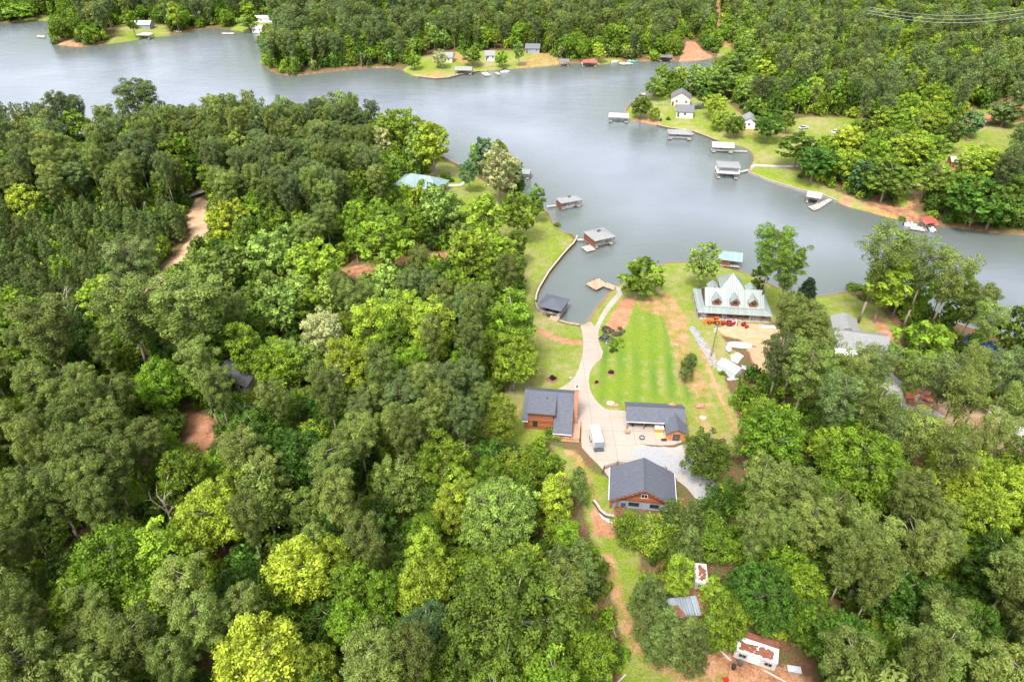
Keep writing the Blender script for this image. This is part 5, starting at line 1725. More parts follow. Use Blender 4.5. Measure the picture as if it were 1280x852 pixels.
win(r, -1.6, -3.55, 1.1, 1.9, 0.9, '-y', 'charcoal')
win(r, 2.4, -3.55, 1.1, 1.6, 0.9, '-y', 'charcoal')
door(r, -3.6, -3.55, -0.9, 1.0, 2.1, '-y', 'charcoal')
door(r, 3.0, 3.8, 0.0, 3.0, 2.3, '+y', 'brown')


def fence(px, label, h=1.1, mat='brown'):
    P_ = [at(*p) for p in px]
    r = empty('wood_fence', P_[0], 0, label, 'fence')
    b = Vector(P_[0])
    for p in P_:
        q = Vector(p) - b
        MB().box(q.x - 0.09, q.x + 0.09, q.y - 0.09, q.y + 0.09, q.z - 0.3, q.z + h + 0.15).build('post', mat, r)
    for i in range(len(P_) - 1):
        a, c = Vector(P_[i]) - b, Vector(P_[i + 1]) - b
        m_ = MB()
        for z in (0.35, 0.7, 1.02):
            m_.rod(a + Vector((0, 0, z * h)), c + Vector((0, 0, z * h)), 0.06, n=6)
        m_.build('rail', mat, r)
    return r


fence([(753, 592), (755, 587), (771.5, 581.5), (786, 583), (800, 585)], 'brown rail fence at the back left of the gabled garage')
fence([(822, 587), (832, 589), (833, 596)], 'short brown rail fence at the back right of the garage')
# block wall by the garage
wp = [at(*p) for p in [(742, 628), (746, 633), (750, 640), (757, 646), (767, 648)]]
r = empty('block_wall', wp[0], 0, 'curved pale block retaining wall below the garage corner', 'retaining wall')
b0 = Vector(wp[0])
m_ = MB()
cp_ = MB()
for i in range(len(wp) - 1):
    a, c = Vector(wp[i]) - b0, Vector(wp[i + 1]) - b0
    d = (c - a).normalized()
    n_ = Vector((-d.y, d.x, 0)) * 0.2
    q = [a - n_, c - n_, c + n_, a + n_]
    m_.hexa([(p.x, p.y, -0.6) for p in q], [(p.x, p.y, 0.75) for p in q])
    n_ *= 1.3
    q = [a - n_, c - n_, c + n_, a + n_]
    cp_.hexa([(p.x, p.y, 0.753) for p in q], [(p.x, p.y, 0.86) for p in q])
m_.build('wall_face', 'charcoal', r)
cp_.build('cap', 'cap', r)
o = drape('paved_path', [at(*p)[:2] for p in [(748, 640), (756, 644), (768, 652), (764, 655), (752, 648)]], 'slab', 0.07, 0.8)
tag(o, 'pale concrete apron under the curved block wall', 'paving', kind='structure')

# ------------------------------------------------------------------ green roofed lake house
HX, HY = 61.6, 162.8
hz = ground(HX, HY)
r = empty('lake_house', (HX, HY, hz), R(-6), 'large sage green metal roofed house with three dormers and wraparound porch', 'house')
gable_wall(15.4, 8.6, 3.5, 6.6).build('wall', 'logdark', r)
gable_roof(15.4, 8.6, 3.5, 6.6, 0.3).build('roof', 'greenmetal', r)
pr = MB()
pr.slab([(-10, -6.5, 2.45), (10.1, -6.5, 2.45), (8.0, -4.4, 3.28), (-8.0, -4.4, 3.28)], 0.12)
pr.slab([(10.1, -6.5, 2.45), (10.1, 6.5, 2.45), (8.0, 4.4, 3.28), (8.0, -4.4, 3.28)], 0.12)
pr.slab([(-10, 6.5, 2.45), (-10, -6.5, 2.45), (-8.0, -4.4, 3.28), (-8.0, 4.4, 3.28)], 0.12)
pr.slab([(10.1, 6.5, 2.45), (-10, 6.5, 2.45), (-8.0, 4.4, 3.28), (8.0, 4.4, 3.28)], 0.12)
pr.build('porch_roof', 'greenmetal', r)
MB().box(-9.7, 9.8, -6.2, 6.2, -0.5, 0.4).build('porch_floor', 'greydeck', r)
for k in range(9):
    x = -9.5 + 19.1 * k / 8
    MB().box(x - 0.11, x + 0.11, -6.12, -5.9, 0.4, 2.42).build('post', 'logdark', r)
for y in (-2.5, 1.5, 5.8):
    for x in (-9.5, 9.6):
        MB().box(x - 0.11, x + 0.11, y - 0.11, y + 0.11, 0.4, 2.42).build('post', 'logdark', r)
rl = MB()
for z in (0.75, 1.05, 1.3):
    rl.rod((-9.5, -6.0, z), (-1.0, -6.0, z), 0.045, n=5)
    rl.rod((1.0, -6.0, z), (9.6, -6.0, z), 0.045, n=5)
rl.build('railing', 'brown', r)
for x in (-4.9, 0.0, 4.9):
    dw_ = gable_wall(3.4, 2.1, 5.15, 6.15, 3.6, cx=x, cy=-2.55, along='y')
    d_ = dw_.build('dormer', 'logdark', r)
    gable_roof(3.3, 2.1, 5.15, 6.15, 0.3, 0.1, cx=x, cy=-2.55, along='y').build('dormer_roof', 'greenmetal', d_)
    win(d_, x, -4.25, 4.75, 1.0, 0.8, '-y', 'brown')
for x in (-5.2, 5.2):
    dw_ = gable_wall(3.2, 2.6, 5.6, 6.7, 3.6, cx=x, cy=2.4, along='y')
    d_ = dw_.build('dormer', 'logdark', r)
    gable_roof(3.2, 2.6, 5.6, 6.7, 0.3, 0.1, cx=x, cy=2.4, along='y').build('dormer_roof', 'greenmetal', d_)
MB().box(-3.0, 3.0, 1.6, 7.4, -0.5, 5.6).build('tower_wall', 'logdark', r)
hip_roof(6.0, 5.8, 5.72, 9.2, 0.4, 0.12, 0, 4.5, 0.05).build('tower_roof', 'greenmetal', r)
for x in (-6.3, -3.6, 3.0, 6.0):
    win(r, x, -4.3, 1.7, 1.1, 1.4, '-y', 'brown')
door(r, 0.0, -4.3, 0.4, 1.1, 2.05, '-y', 'red')
st_ = MB()
st_.box(-0.9, 0.9, -6.9, -6.2, -0.3, 0.2)
st_.box(-0.9, 0.9, -7.4, -6.9, -0.3, 0.02)
st_.build('steps', 'slab', r)


def lh(u, v, dz=0.02):
    c, s = math.cos(R(-6)), math.sin(R(-6))
    x, y = HX + u * c - v * s, HY + u * s + v * c
    return (x, y, ground(x, y) + dz)


for k, (u, lab, c_) in enumerate([(-8.0, 'white porch chest at the far left of the long porch', 'white'), (5.0, 'white porch chest near the right end of the long porch', 'white'), (-2.4, 'grey porch bench beside the red house door', 'palegrey'), (6.6, 'pale porch bench at the right end of the porch', 'cream')]):
    p = lh(u, -5.3)
    t_ = empty('porch_bench' if 'bench' in lab else 'porch_chest', (p[0], p[1], hz + 0.4), R(-6), lab, 'bench' if 'bench' in lab else 'chest')
    MB().box(-0.7, 0.7, -0.25, 0.25, 0.1, 0.5).build('seat' if 'bench' in lab else 'body', c_, t_)
    MB().box(-0.72, 0.72, 0.2, 0.3, 0.503, 0.9).build('backrest' if 'bench' in lab else 'lid', c_, t_)


def tractor(loc, rz, label, paint, s=1.0, loader=False):
    r = empty('tractor' if loader else 'riding_mower', loc, rz, label, 'tractor' if loader else 'mower')
    MB().box(0.1 * s, 1.6 * s, -0.32 * s, 0.32 * s, 0.55 * s, 1.15 * s).build('hood', paint, r, bevel=0.05)
    MB().box(-0.9 * s, 0.1 * s, -0.38 * s, 0.38 * s, 0.45 * s, 0.75 * s).build('chassis', 'charcoal', r)
    st = MB()
    st.box(-0.75 * s, -0.25 * s, -0.25 * s, 0.25 * s, 0.753 * s, 0.9 * s)
    st.box(-0.85 * s, -0.72 * s, -0.25 * s, 0.25 * s, 0.8 * s, 1.3 * s)
    st.build('seat', 'black', r)
    for x, rr, wd in ((-0.6, 0.6, 0.28), (1.15, 0.38, 0.2)):
        for y in (-0.62, 0.62):
            w = MB().rod((x * s, (y - wd / 2) * s, rr * s), (x * s, (y + wd / 2) * s, rr * s), rr * s, n=16).build('wheel', 'black', r)
            MB().rod((x * s, (y - wd / 2 - 0.02) * s, rr * s), (x * s, (y + wd / 2 + 0.02) * s, rr * s), rr * s * 0.5, n=10).build('rim', paint, w)
    for y in (-0.62, 0.62):
        MB().box(-1.1 * s, -0.15 * s, (y - 0.18) * s, (y + 0.18) * s, 1.22 * s, 1.3 * s).build('fender', paint, r)
    if loader:
        for y in (-0.5, 0.5):
            a = MB()
            a.rod((0.0, y, 1.2), (1.9, y, 1.35), 0.07, n=6)
            a.rod((1.9, y, 1.35), (2.5, y, 0.45), 0.07, n=6)
            a.build('loader_arm', paint, r)
        bk = MB()
        bk.box(2.4, 2.5, -0.85, 0.85, 0.1, 0.75)
        bk.box(2.5, 3.0, -0.85, 0.85, 0.08, 0.16)
        bk.build('bucket', paint, r)
        rb = MB()
        for y in (-0.4, 0.4):
            rb.box(-0.95, -0.87, y - 0.04, y + 0.04, 0.7, 2.1)
        rb.box(-0.95, -0.87, -0.4, 0.4, 2.103, 2.18)
        rb.build('roll_bar', paint, r)
    else:
        MB().rod((0.0, 0, 0.75 * s), (-0.2 * s, 0, 1.25 * s), 0.04, n=6).build('steering_column', 'charcoal', r)
    return r


tractor(at(892, 404), R(178), 'orange loader tractor parked at the porch of the green roofed house', 'orange', 1.15, True)
tractor(at(908, 406), R(170), 'dark red riding mower beside the orange tractor', 'red', 0.95)
tractor(at(915.5, 406), R(10), 'red riding mower next to the white post before the porch', 'red', 0.8)
tractor(at(930.5, 408), R(-60), 'small red mower alone on the sandy yard edge', 'red', 0.75)
x, y, z = at(919.5, 408)
tag(MB().rod((0, 0, -0.3), (0, 0, 1.7), 0.14, 0.14, 8).build('white_post', 'white', None, (x, y, z)), 'white post standing before the long porch', 'post')
x, y, z = at(961, 409.5)
t_ = empty('board_stack', (x, y, z), R(-8), 'stack of white boards at the right end of the porch', 'board stack')
for k in range(3):
    MB().box(-1.8 + 0.1 * k, 1.8 + 0.1 * k, -0.45, 0.45, 0.1 + 0.09 * k, 0.183 + 0.09 * k).build('board', 'white', t_)


def utility_pole(pb, label, h=9.0, lean=0.0, can=True, arm=True):
    x, y, z = at(*pb)
    r = empty('utility_pole', (x, y, z), R(10), label, 'utility pole')
    MB().rod((0, 0, -0.5), (lean, 0, h), 0.17, 0.11, 9).build('pole', 'post', r)
    if can:
        MB().rod((lean - 0.45, 0, h - 1.6), (lean - 0.45, 0, h - 0.6), 0.28, 0.28, 10).build('transformer', 'palegrey', r)
    if arm:
        MB().box(lean - 1.0, lean + 1.0, -0.06, 0.06, h - 0.35, h - 0.23).build('crossarm', 'post', r)
    return r


utility_pole((888.5, 446), 'wooden pole with a pale transformer on the strip beside the tractor', 9.5, 0.15)
utility_pole((258, 246), 'grey pole standing at the far end of the gravel drive', 8)
utility_pole((1164, 214), 'wooden pole on the hillside track above the right shore', 9)
utility_pole((1232, 518), 'wooden pole with pale transformer among the sparse right pines', 10)
utility_pole((452, 84), 'tall pole on the far shore bank', 9, 0, False, False)

# white shed, covered hull, tank, slab, jet ski
x, y, z, = at(913, 466)
c_ = rect((905, 462), (920, 461.5), (903, 449), 5.0)
r = empty('white_shed', (53.9, 133.9, ground(53.9, 133.9)), R(38), 'small white gabled shed beside the grey slab', 'shed')
gable_wall(5.2, 3.0, 1.9, 2.7, along='y').build('wall', 'palegrey', r)
gable_roof(5.2, 3.0, 1.9, 2.7, 0.15, 0.08, along='y').build('roof', 'white', r)
MB().box(-0.75, 0.75, -2.68, -2.6, 0, 1.75).build('door', 'palegrey', r)
x, y, z = at(916, 474)
tag(MB().box(-1.4, 1.4, -0.3, 0.3, 0, 0.3).build('stone_step', 'white', None, (x, y, z), R(8), bevel=0.06), 'white step lying before the white shed', 'step')
x, y, z = at(924, 432)
bt = MB()
ns = 12
prof = []
for i in range(ns + 1):
    t = i / ns
    u = -3.1 + 6.2 * t
    hw = 1.15 * (math.sin(math.pi * min(1, 0.08 + t * 0.88)) ** 0.55)
    hh = 0.55 + 0.35 * math.sin(math.pi * t)
    prof.append([(u, hw * math.cos(a), 0.05 + hh * math.sin(a) ** 0.8) for a in [math.pi * k / 8 for k in range(9)]])
bt.v = [p for ring in prof for p in ring]
for i in range(ns):
    for k in range(8):
        bt.f.append((i * 9 + k, (i + 1) * 9 + k, (i + 1) * 9 + k + 1, i * 9 + k + 1))
bt.f += [tuple(range(9))[::-1], tuple(ns * 9 + k for k in range(9))]
bt.mi = [0] * len(bt.f)
r = empty('covered_boat', (x, y, z), R(-10), 'boat under a pale blue cover on the sandy yard', 'boat')
bt.build('cover', 'palegrey', r, smooth=True)
MB().box(3.0, 4.2, -0.06, 0.06, 0.25, 0.35).build('trailer_tongue', 'charcoal', r)
x, y, z = at(910, 438.5)
r = empty('gas_tank', (x, y, z), R(80), 'pale egg shaped tank between covered boat and shed', 'tank')
MB().rock((0, 0, 0.75), 1.15, 0.7, 0.68, 3, 6).build('body', 'white', r, smooth=True)
for u in (-0.6, 0.6):
    MB().box(u - 0.1, u + 0.1, -0.45, 0.45, -0.1, 0.25).build('leg', 'stone', r)
o = drape('concrete_slab', [at(*p)[:2] for p in [(913, 444), (922, 440), (930, 445), (926, 449), (922, 455), (914, 451)]], 'slab', 0.1, 0.8)
tag(o, 'irregular pale slab beside the white shed', 'slab', kind='structure')
x, y, z = at(933.5, 463)
r = empty('jet_ski', (x, y, z), R(130), 'white and teal jet ski with red seat on the yard edge', 'jet ski')
h_ = MB()
h_.hexa([(-1.4, -0.45, 0.15), (0.9, -0.45, 0.15), (1.5, 0, 0.2), (0.9, 0.45, 0.15), (-1.4, 0.45, 0.15)], [(-1.5, -0.6, 0.55), (0.9, -0.6, 0.6), (1.8, 0, 0.75), (0.9, 0.6, 0.6), (-1.5, 0.6, 0.55)])
h_.build('hull', 'white', r, bevel=0.05)
MB().box(-1.3, 0.0, -0.22, 0.22, 0.58, 0.9).build('seat', 'red', r, bevel=0.05)
h_ = MB()
h_.hexa([(0.05, -0.35, 0.6), (1.2, -0.25, 0.65), (1.2, 0.25, 0.65), (0.05, 0.35, 0.6)], [(0.05, -0.22, 1.05), (0.7, -0.12, 0.85), (0.7, 0.12, 0.85), (0.05, 0.22, 1.05)])
h_.build('cowl', 'teal', r, bevel=0.04)
MB().rod((0.05, -0.4, 1.12), (0.05, 0.4, 1.12), 0.035, n=6).build('handlebar', 'black', r)

# rubble strip beside the track
mb = MB()
rr_ = random.Random(5)
ca, cb = Vector(at(865, 409)), Vector(at(897, 460))
d = (cb - ca)
nrm = Vector((-d.y, d.x, 0)).normalized()
for k in range(330):
    t = rr_.random()
    p = ca + d * t + nrm * rr_.uniform(-1, 1) * (0.7 + 0.7 * t)
    s = rr_.uniform(0.18, 0.42)
    mb.mat(0 if rr_.random() < 0.72 else (1 if t < 0.5 else 2)).rock((p.x, p.y, ground(p.x, p.y) + s * 0.3), s * rr_.uniform(0.8, 1.4), s, s * 0.6, k, 1)
o = mb.build('rubble', ['stone', 'bluegrey', 'cap'])
tag(o, 'strip of pale broken stone along the bank beside the pole', 'rubble strip', kind='stuff')


def boulder(p, rx, ry, rz_, mat, label, seed):
    x, y, z = at(*p)
    o = MB().rock((0, 0, rz_ * 0.45), rx, ry, rz_, seed, 4).build('boulder', mat, None, (x, y, z), smooth=False)
    return tag(o, label, 'boulder')


boulder((762.5, 505), 1.0, 0.75, 0.6, 'pinkstone', 'pink boulder on the lawn corner left of the carport', 1)
boulder((769, 507), 0.75, 0.5, 0.4, 'redstone', 'flat red brown boulder against the pink boulder', 2)
boulder((875, 508), 1.0, 0.8, 0.65, 'redstone', 'dark red boulder on the track above the carport', 3)
boulder((878, 523), 0.85, 0.6, 0.5, 'pinkstone', 'paler boulder on the track behind the workshop', 4)
boulder((846, 432), 0.5, 0.4, 0.3, 'stone', 'small stone on the bare strip of lawn', 5)
boulder((713.5, 472.5), 0.4, 0.35, 0.3, 'cap', 'white stone at the edge of the drive', 6)

# ------------------------------------------------------------------ shrubs and beds
bush_protos = {}


def shrub(p, R_, H_, colour, label, cat='shrub', mulch=False, group=None):
    x, y, z = at(*p)
    protos_, R0, H0, C0 = SHAPES['bush']
    r = empty('garden_shrub', (x, y, z), rnd.uniform(0, 6), label, cat, group)
    o = bpy.data.objects.new('foliage', protos_[rnd.randrange(3)][0])
    o.parent = r
    o.scale = (R_ / R0, R_ / R0, H_ / H0)
    o.color = (*colour, 1)
    COL.objects.link(o)
    if mulch:
        MB().rod((0, 0, 0.0), (0, 0, 0.1), R_ * 1.7, R_ * 1.5, 14).build('mulch_ring', 'mulch', r)
    return r


C = COLOURS
shrub((665.5, 468.5), 0.75, 1.2, (0.03, 0.03, 0.02), 'dark purple shrub in a mulch ring nearest the wood', mulch=True)
shrub((690.5, 474), 0.85, 1.5, (0.035, 0.03, 0.02), 'dark purple shrub in a mulch ring beside the drive', mulch=True)
shrub((763.8, 466), 0.7, 1.1, (0.05, 0.035, 0.03), 'reddish shrub on the bare patch of the middle lawn', mulch=True)
shrub((746, 478.5), 0.5, 0.8, (0.05, 0.05, 0.03), 'small dark shrub on the lawn beside the drive bend', mulch=True)
for i, (p, q, h, c, lab) in enumerate([((758, 413), 1.5, 1.3, (0.12, 0.105, 0.06), 'dusky leaved shrub at the top left of the drive bed'), ((763, 415), 1.3, 1.1, (0.12, 0.105, 0.06), 'dusky leaved shrub in the middle of the drive bed'),
        ((775, 411), 0.7, 0.9, (0.12, 0.105, 0.06), 'small dark shrub at the red mulch end of the bed'), ((778, 415), 0.8, 0.9, (0.12, 0.105, 0.06), 'dark shrub at the right end of the drive bed'), ((771, 418), 1.4, 0.9, (0.12, 0.105, 0.06), 'broad dusky shrub in the drive bed'),
        ((758, 424), 2.0, 1.2, (0.1, 0.115, 0.08), 'large grey shrub at the left of the drive bed'), ((766, 430), 1.6, 1.4, C['mid'], 'green shrub at the foot of the drive bed'), ((775, 426), 1.0, 1.1, C['bright'], 'bright shrub at the right of the drive bed'),
        ((777, 433), 0.9, 1.0, C['lime'], 'lime shrub at the lower right of the drive bed'), ((767, 439), 1.2, 1.2, C['deep'], 'deep green shrub lowest in the drive bed'), ((794, 362), 1.2, 0.8, (0.12, 0.06, 0.05), 'reddish low shrub under the lone shore tree')]):
    shrub(p, q, h, c, lab)
for p, q, h, c, lab in [((773.5, 826), 2.3, 2.6, C['bright'], 'round bright bush beside the fallen logs'), ((557, 222), 2.2, 2.6, C['mid'], 'round bush behind the teal roofed house'), ((562, 227), 1.6, 1.8, C['deep'], 'dark round bush on the lawn beside the teal roofed house'),
        ((697, 282), 1.4, 1.2, C['mid'], 'small green bush on the cove edge'), ((1001, 222), 1.3, 1.8, C['mid'], 'small bush under the right shore trees'), ((835, 150), 1.1, 1.8, C['deep'], 'dark small bush on the point lawn'), ((826, 151), 0.6, 1.4, C['deep'], 'tiny bush on the point lawn'),
        ((495, 345), 3.0, 3.4, C['mid'], 'round green bush on the red dirt lane'), ((1070, 362), 3.2, 1.6, C['mid'], 'low green brush on the shore behind the pale house'), ((694, 545), 2.2, 1.8, C['deep'], 'dark evergreen bush at the log house porch'), ((688, 543), 1.6, 1.5, C['bright'], 'bright bush at the log house wall'),
        ((1165, 268), 2.0, 2.0, C['lime'], 'lime bush left of the red roofed dock'), ((1128, 272), 1.4, 1.4, C['mid'], 'small bush on the bank right of the shore clump'), ((860, 457), 2.2, 4.0, C['youngpine'], 'olive bush alone on the bank left of the shed'),
        ((690, 583), 2.6, 3.0, C['bright'], 'bright bush in front of the log house'), ((904, 468), 1.0, 1.0, C['mid'], 'small bush at the end of the rubble strip'), ((630, 88), 1.5, 2.0, C['deep'], 'dark bush on the far beach edge')]:
    shrub(p, q, h, c, lab, 'bush')
x, y, z = at(757, 438)
t_ = empty('lamp_post', (x, y, z), 0, 'slim grey lamp post beside the drive bed', 'lamp post')
MB().rod((0, 0, -0.2), (0, 0, 2.4), 0.06, 0.05, 8).build('post', 'steel', t_)
MB().rod((0, 0, 2.4), (0, 0, 2.75), 0.16, 0.1, 8).build('lantern', 'palegrey', t_)

# fallen logs
for i, (a, b, rad, mat, lab) in enumerate([((761.4, 771), (770, 797), 0.24, 'log_red', 'red brown log leaning along the mown strip edge'), ((764, 826), (764.5, 858), 0.2, 'log_grey', 'pale straight log pointing to the bottom edge'),
        ((752, 840), (762, 858), 0.16, 'log_grey', 'pale log left of the straight log'), ((738, 847), (752, 858), 0.2, 'log_red', 'dark log at the wood edge by the bottom'), ((782, 843), (767, 858), 0.18, 'log_grey', 'pale log slanting the other way'),
        ((757, 842), (766, 855), 0.13, 'log_grey', 'thin pale log among the fallen logs')]):
    pa, pb = Vector(at(*a, rad)), Vector(at(*b, rad))
    mb = MB()
    k = 5
    for j in range(k):
        q0, q1 = pa.lerp(pb, j / k) - pa, pa.lerp(pb, (j + 1) / k) - pa
        mb.rod(q0, q1, rad * (1 - 0.5 * j / k), rad * (1 - 0.5 * (j + 1) / k), 8)
    tag(mb.build('fallen_log', mat, None, tuple(pa)), lab, 'log')

# bare dead trees
def dead_tree(p, h, label, seed, lean=(0, 0)):
    x, y, z = at(*p)
    rg = random.Random(seed)
    r = empty('dead_tree', (x, y, z), 0, label, 'dead tree')
    t_, br = MB(), MB()
    top = Vector((lean[0], lean[1], h * 0.8))
    t_.rod((0, 0, -0.3), top * 0.5, 0.26, 0.18, 7)
    t_.rod(top * 0.5, top, 0.18, 0.09, 7)
    t_.build('trunk', 'log_grey', r)
    for k in range(9):
        q = top * rg.uniform(0.5, 1.0)
        a = rg.uniform(0, 6.28)
        e = q + Vector((math.cos(a) * rg.uniform(1.2, 2.6), math.sin(a) * rg.uniform(1.2, 2.6), rg.uniform(1.2, 3.2)))
        br.rod(q, e, 0.1, 0.05, 5)
        for m2 in range(2):
            a2 = a + rg.uniform(-1, 1)
            br.rod(e, e + Vector((math.cos(a2) * 1.1, math.sin(a2) * 1.1, rg.uniform(0.4, 1.4))), 0.05, 0.02, 4)
    br.build('branch', 'log_grey', r)
    return r


dead_tree((583, 585), 17, 'bare white dead tree left of the log house', 1)
dead_tree((1140, 520), 12, 'bare grey dead tree among the sparse pines', 2)
dead_tree((615, 300), 12, 'bare pale dead tree beside the dark cedar', 3)
dead_tree((100, 425), 15, 'bare white snag below the young pine plantation', 4)
dead_tree((222, 668), 12, 'bare grey snag above the left yellow crown', 5)
dead_tree((350, 905), 15, 'bare snag at the bottom edge by the lowest yellow crown', 6)
dead_tree((424, 520), 15, 'bare pale snag in the wood left of the lawn', 7)
dead_tree((1120, 720), 16, 'bare grey snag low in the right wood', 8)

# ------------------------------------------------------------------ docks and boathouses
def pontoon(loc, rz, label, body='white', L=6.0):
    r = empty('moored_boat', loc, rz, label, 'boat')
    h_ = MB()
    h_.hexa([(-L / 2, -0.8, -0.3), (L * 0.25, -0.8, -0.3), (L / 2, 0, -0.1), (L * 0.25, 0.8, -0.3), (-L / 2, 0.8, -0.3)], [(-L / 2, -1.05, 0.6), (L * 0.25, -1.05, 0.65), (L / 2 + 0.3, 0, 0.8), (L * 0.25, 1.05, 0.65), (-L / 2, 1.05, 0.6)])
    h_.build('hull', body, r, bevel=0.05)
    MB().box(-L * 0.4, L * 0.2, -0.75, 0.75, 0.66, 0.72).build('deck', 'greydeck', r)
    MB().box(-L * 0.3, -L * 0.12, -0.6, 0.6, 0.723, 1.1).build('seat', 'cream', r)
    MB().box(0.0, 0.5, -0.4, 0.4, 0.723, 1.35).build('console', body, r)
    MB().box(-L / 2 - 0.35, -L / 2 - 0.02, -0.25, 0.25, 0.0, 1.0).build('outboard_motor', 'black', r)
    return r


def boathouse(label, X, Y, rz, w, d, roofm, roof='hip', eave=2.9, ridge=4.2, deckz=0.7, wall=None, wallm='logdark', storeys=1, gang=None, group=None, railm=None, gap=True, over=0.3):
    r = empty('boathouse', (X, Y, 0), rz, label, 'boathouse', group)
    dk = MB()
    if gap:
        dk.box(-w / 2, -w / 2 + w * 0.18, -d / 2, d / 2, deckz - 0.2, deckz)
        dk.box(w / 2 - w * 0.18, w / 2, -d / 2, d / 2, deckz - 0.2, deckz)
        dk.box(-w / 2 + w * 0.18, w / 2 - w * 0.18, d / 2 - d * 0.2, d / 2, deckz - 0.2, deckz)
    else:
        dk.box(-w / 2, w / 2, -d / 2, d / 2, deckz - 0.2, deckz)
    dk.build('deck', 'greydeck', r)
    for sx in (-1, 0, 1):
        for sy in (-1, 1):
            if sx == 0 and gap and sy < 0:
                continue
            x, y = sx * (w / 2 - 0.15), sy * (d / 2 - 0.15)
            MB().box(x - 0.12, x + 0.12, y - 0.12, y + 0.12, -2.5, eave - 0.02).build('post', 'post', r)
    if storeys == 2:
        MB().box(-w / 2 - 0.2, w / 2 + 0.2, -d / 2 - 0.2, d / 2 + 0.2, eave, eave + 0.2).build('sundeck', 'white', r)
        rl = MB()
        for (x0, y0, x1, y1) in ((-w / 2, -d / 2, w / 2, -d / 2), (w / 2, -d / 2, w / 2, d / 2), (-w / 2, -d / 2, -w / 2, d / 2)):
            for z in (0.6, 1.0):
                rl.rod((x0, y0, eave + z), (x1, y1, eave + z), 0.05, n=5)
            for k in range(6):
                t = k / 5
                rl.box(x0 + (x1 - x0) * t - 0.05, x0 + (x1 - x0) * t + 0.05, y0 + (y1 - y0) * t - 0.05, y0 + (y1 - y0) * t + 0.05, eave + 0.2, eave + 1.05)
        rl.build('railing', 'white', r)
        for sx in (-1, 1):
            for sy in (-1, 1):
                x, y = sx * (w / 2 - 0.15), sy * (d / 2 - 0.15)
                MB().box(x - 0.1, x + 0.1, y - 0.1, y + 0.1, eave + 0.2, eave + 2.4).build('post', 'white', r)
        ze, zr = eave + 2.45, ridge + 2.2
    else:
        ze, zr = eave, ridge
    if roof == 'hip':
        hip_roof(w, d, ze + 0.15, zr, over).build('roof', roofm, r)
    elif roof == 'gable':
        gable_roof(w, d, ze, zr, over, 0.12).build('roof', roofm, r)
    elif roof == 'gabley':
        gable_roof(d, w, ze, zr, over, 0.12, along='y').build('roof', roofm, r)
    elif roof == 'flat':
        MB().slab([(-w / 2 - 0.2, -d / 2 - 0.2, ze + 0.12), (w / 2 + 0.2, -d / 2 - 0.2, ze + 0.12), (w / 2 + 0.2, d / 2 + 0.2, ze + 0.45), (-w / 2 - 0.2, d / 2 + 0.2, ze + 0.45)], 0.12).build('roof', roofm, r)
    if wall:
        mb = MB()
        for side in wall:
            if side == 'l': mb.box(-w / 2, -w / 2 + 0.12, -d / 2, d / 2, deckz + 0.002, eave - 0.05)
            if side == 'r': mb.box(w / 2 - 0.12, w / 2, -d / 2, d / 2, deckz + 0.002, eave - 0.05)
            if side == 'b': mb.box(-w / 2 + 0.13, w / 2 - 0.13, d / 2 - 0.12, d / 2, deckz + 0.002, eave - 0.05)
            if side == 'h': mb.box(-w / 2, -w / 2 + w * 0.3, -d / 2, d / 2, deckz + 0.002, eave - 0.05)
        mb.build('wall', wallm, r)
    if railm:
        rl = MB()
        for z in (0.55, 0.95):
            rl.rod((w / 2, -d / 2, deckz + z), (w / 2, d / 2, deckz + z), 0.05, n=5)
            rl.rod((-w / 2, -d / 2, deckz + z), (w / 2, -d / 2, deckz + z), 0.05, n=5)
        rl.build('railing', railm, r)
    if gang:
        gx, gy = un(*gang, 0.8)
        c, s = math.cos(-rz), math.sin(-rz)
        q = Vector(((gx - X) * c - (gy - Y) * s, (gx - X) * s + (gy - Y) * c, 0.75))
        st = Vector((max(-w / 2, min(w / 2, q.x)), max(-d / 2, min(d / 2, q.y)), 0.62))
        dv = (q - st)
        if dv.length > 0.3:
            n_ = Vector((-dv.y, dv.x, 0)).normalized() * 0.65
            MB().slab([tuple(st - n_), tuple(q - n_), tuple(q + n_), tuple(st + n_)], 0.16).build('gangway', 'greydeck', r)
    return r


# slate roofed boathouse in the cove
x, y, rz, w, d = 11.9, 165.6, R(-24), 6.4, 6.2
b = boathouse('charcoal hip roofed boathouse inside the cove', x, y, rz, w, d, 'slate', 'hip', 3.1, 4.7, 0.9, wall='b', wallm='logdark', railm='cap', over=0.45)
MB().box(0.6, 3.2, -5.4, -3.12, 0.7, 0.9).build('platform', 'deck', b)
c, s = math.cos(rz), math.sin(rz)
pontoon((x + (-0.2) * c - (-1.6) * s, y + (-0.2) * s + (-1.6) * c, 0.35), rz + R(-90), 'dark runabout moored under the slate roofed boathouse', 'charcoal', 4.6)

# swim dock
q = [Vector((*un(px, py, 0.85), 0)) for px, py in [(732, 354.5), (745.4, 362), (758.5, 355.2), (748.5, 347.5)]]
c0 = sum(q, Vector()) / 4
r = empty('swim_dock', (c0.x, c0.y, 0), 0, 'tan wooden swim dock at the end of the concrete path', 'dock')
mb = MB().slab([(p.x - c0.x, p.y - c0.y, 0.85) for p in q], 0.22)
mb.build('platform', 'deck', r)
wk = [Vector((*un(px, py, 0.88), 0)) for px, py in [(755, 357.5), (767, 362), (770, 357.5), (758.5, 352.5)]]
MB().slab([(p.x - c0.x, p.y - c0.y, 0.862) for p in wk], 0.22).build('walkway', 'deck', r)
for a, b_ in ((0, 3), (0, 1)):
    for t in (0.05, 0.35, 0.65, 0.95):
        if b_ == 1 and t > 0.9:
            continue
        p = q[a].lerp(q[b_], t) - c0
        MB().rod((p.x, p.y, -2.5), (p.x, p.y, 1.75 if b_ == 3 else 0.6), 0.13, 0.12, 8).build('piling', 'post', r)

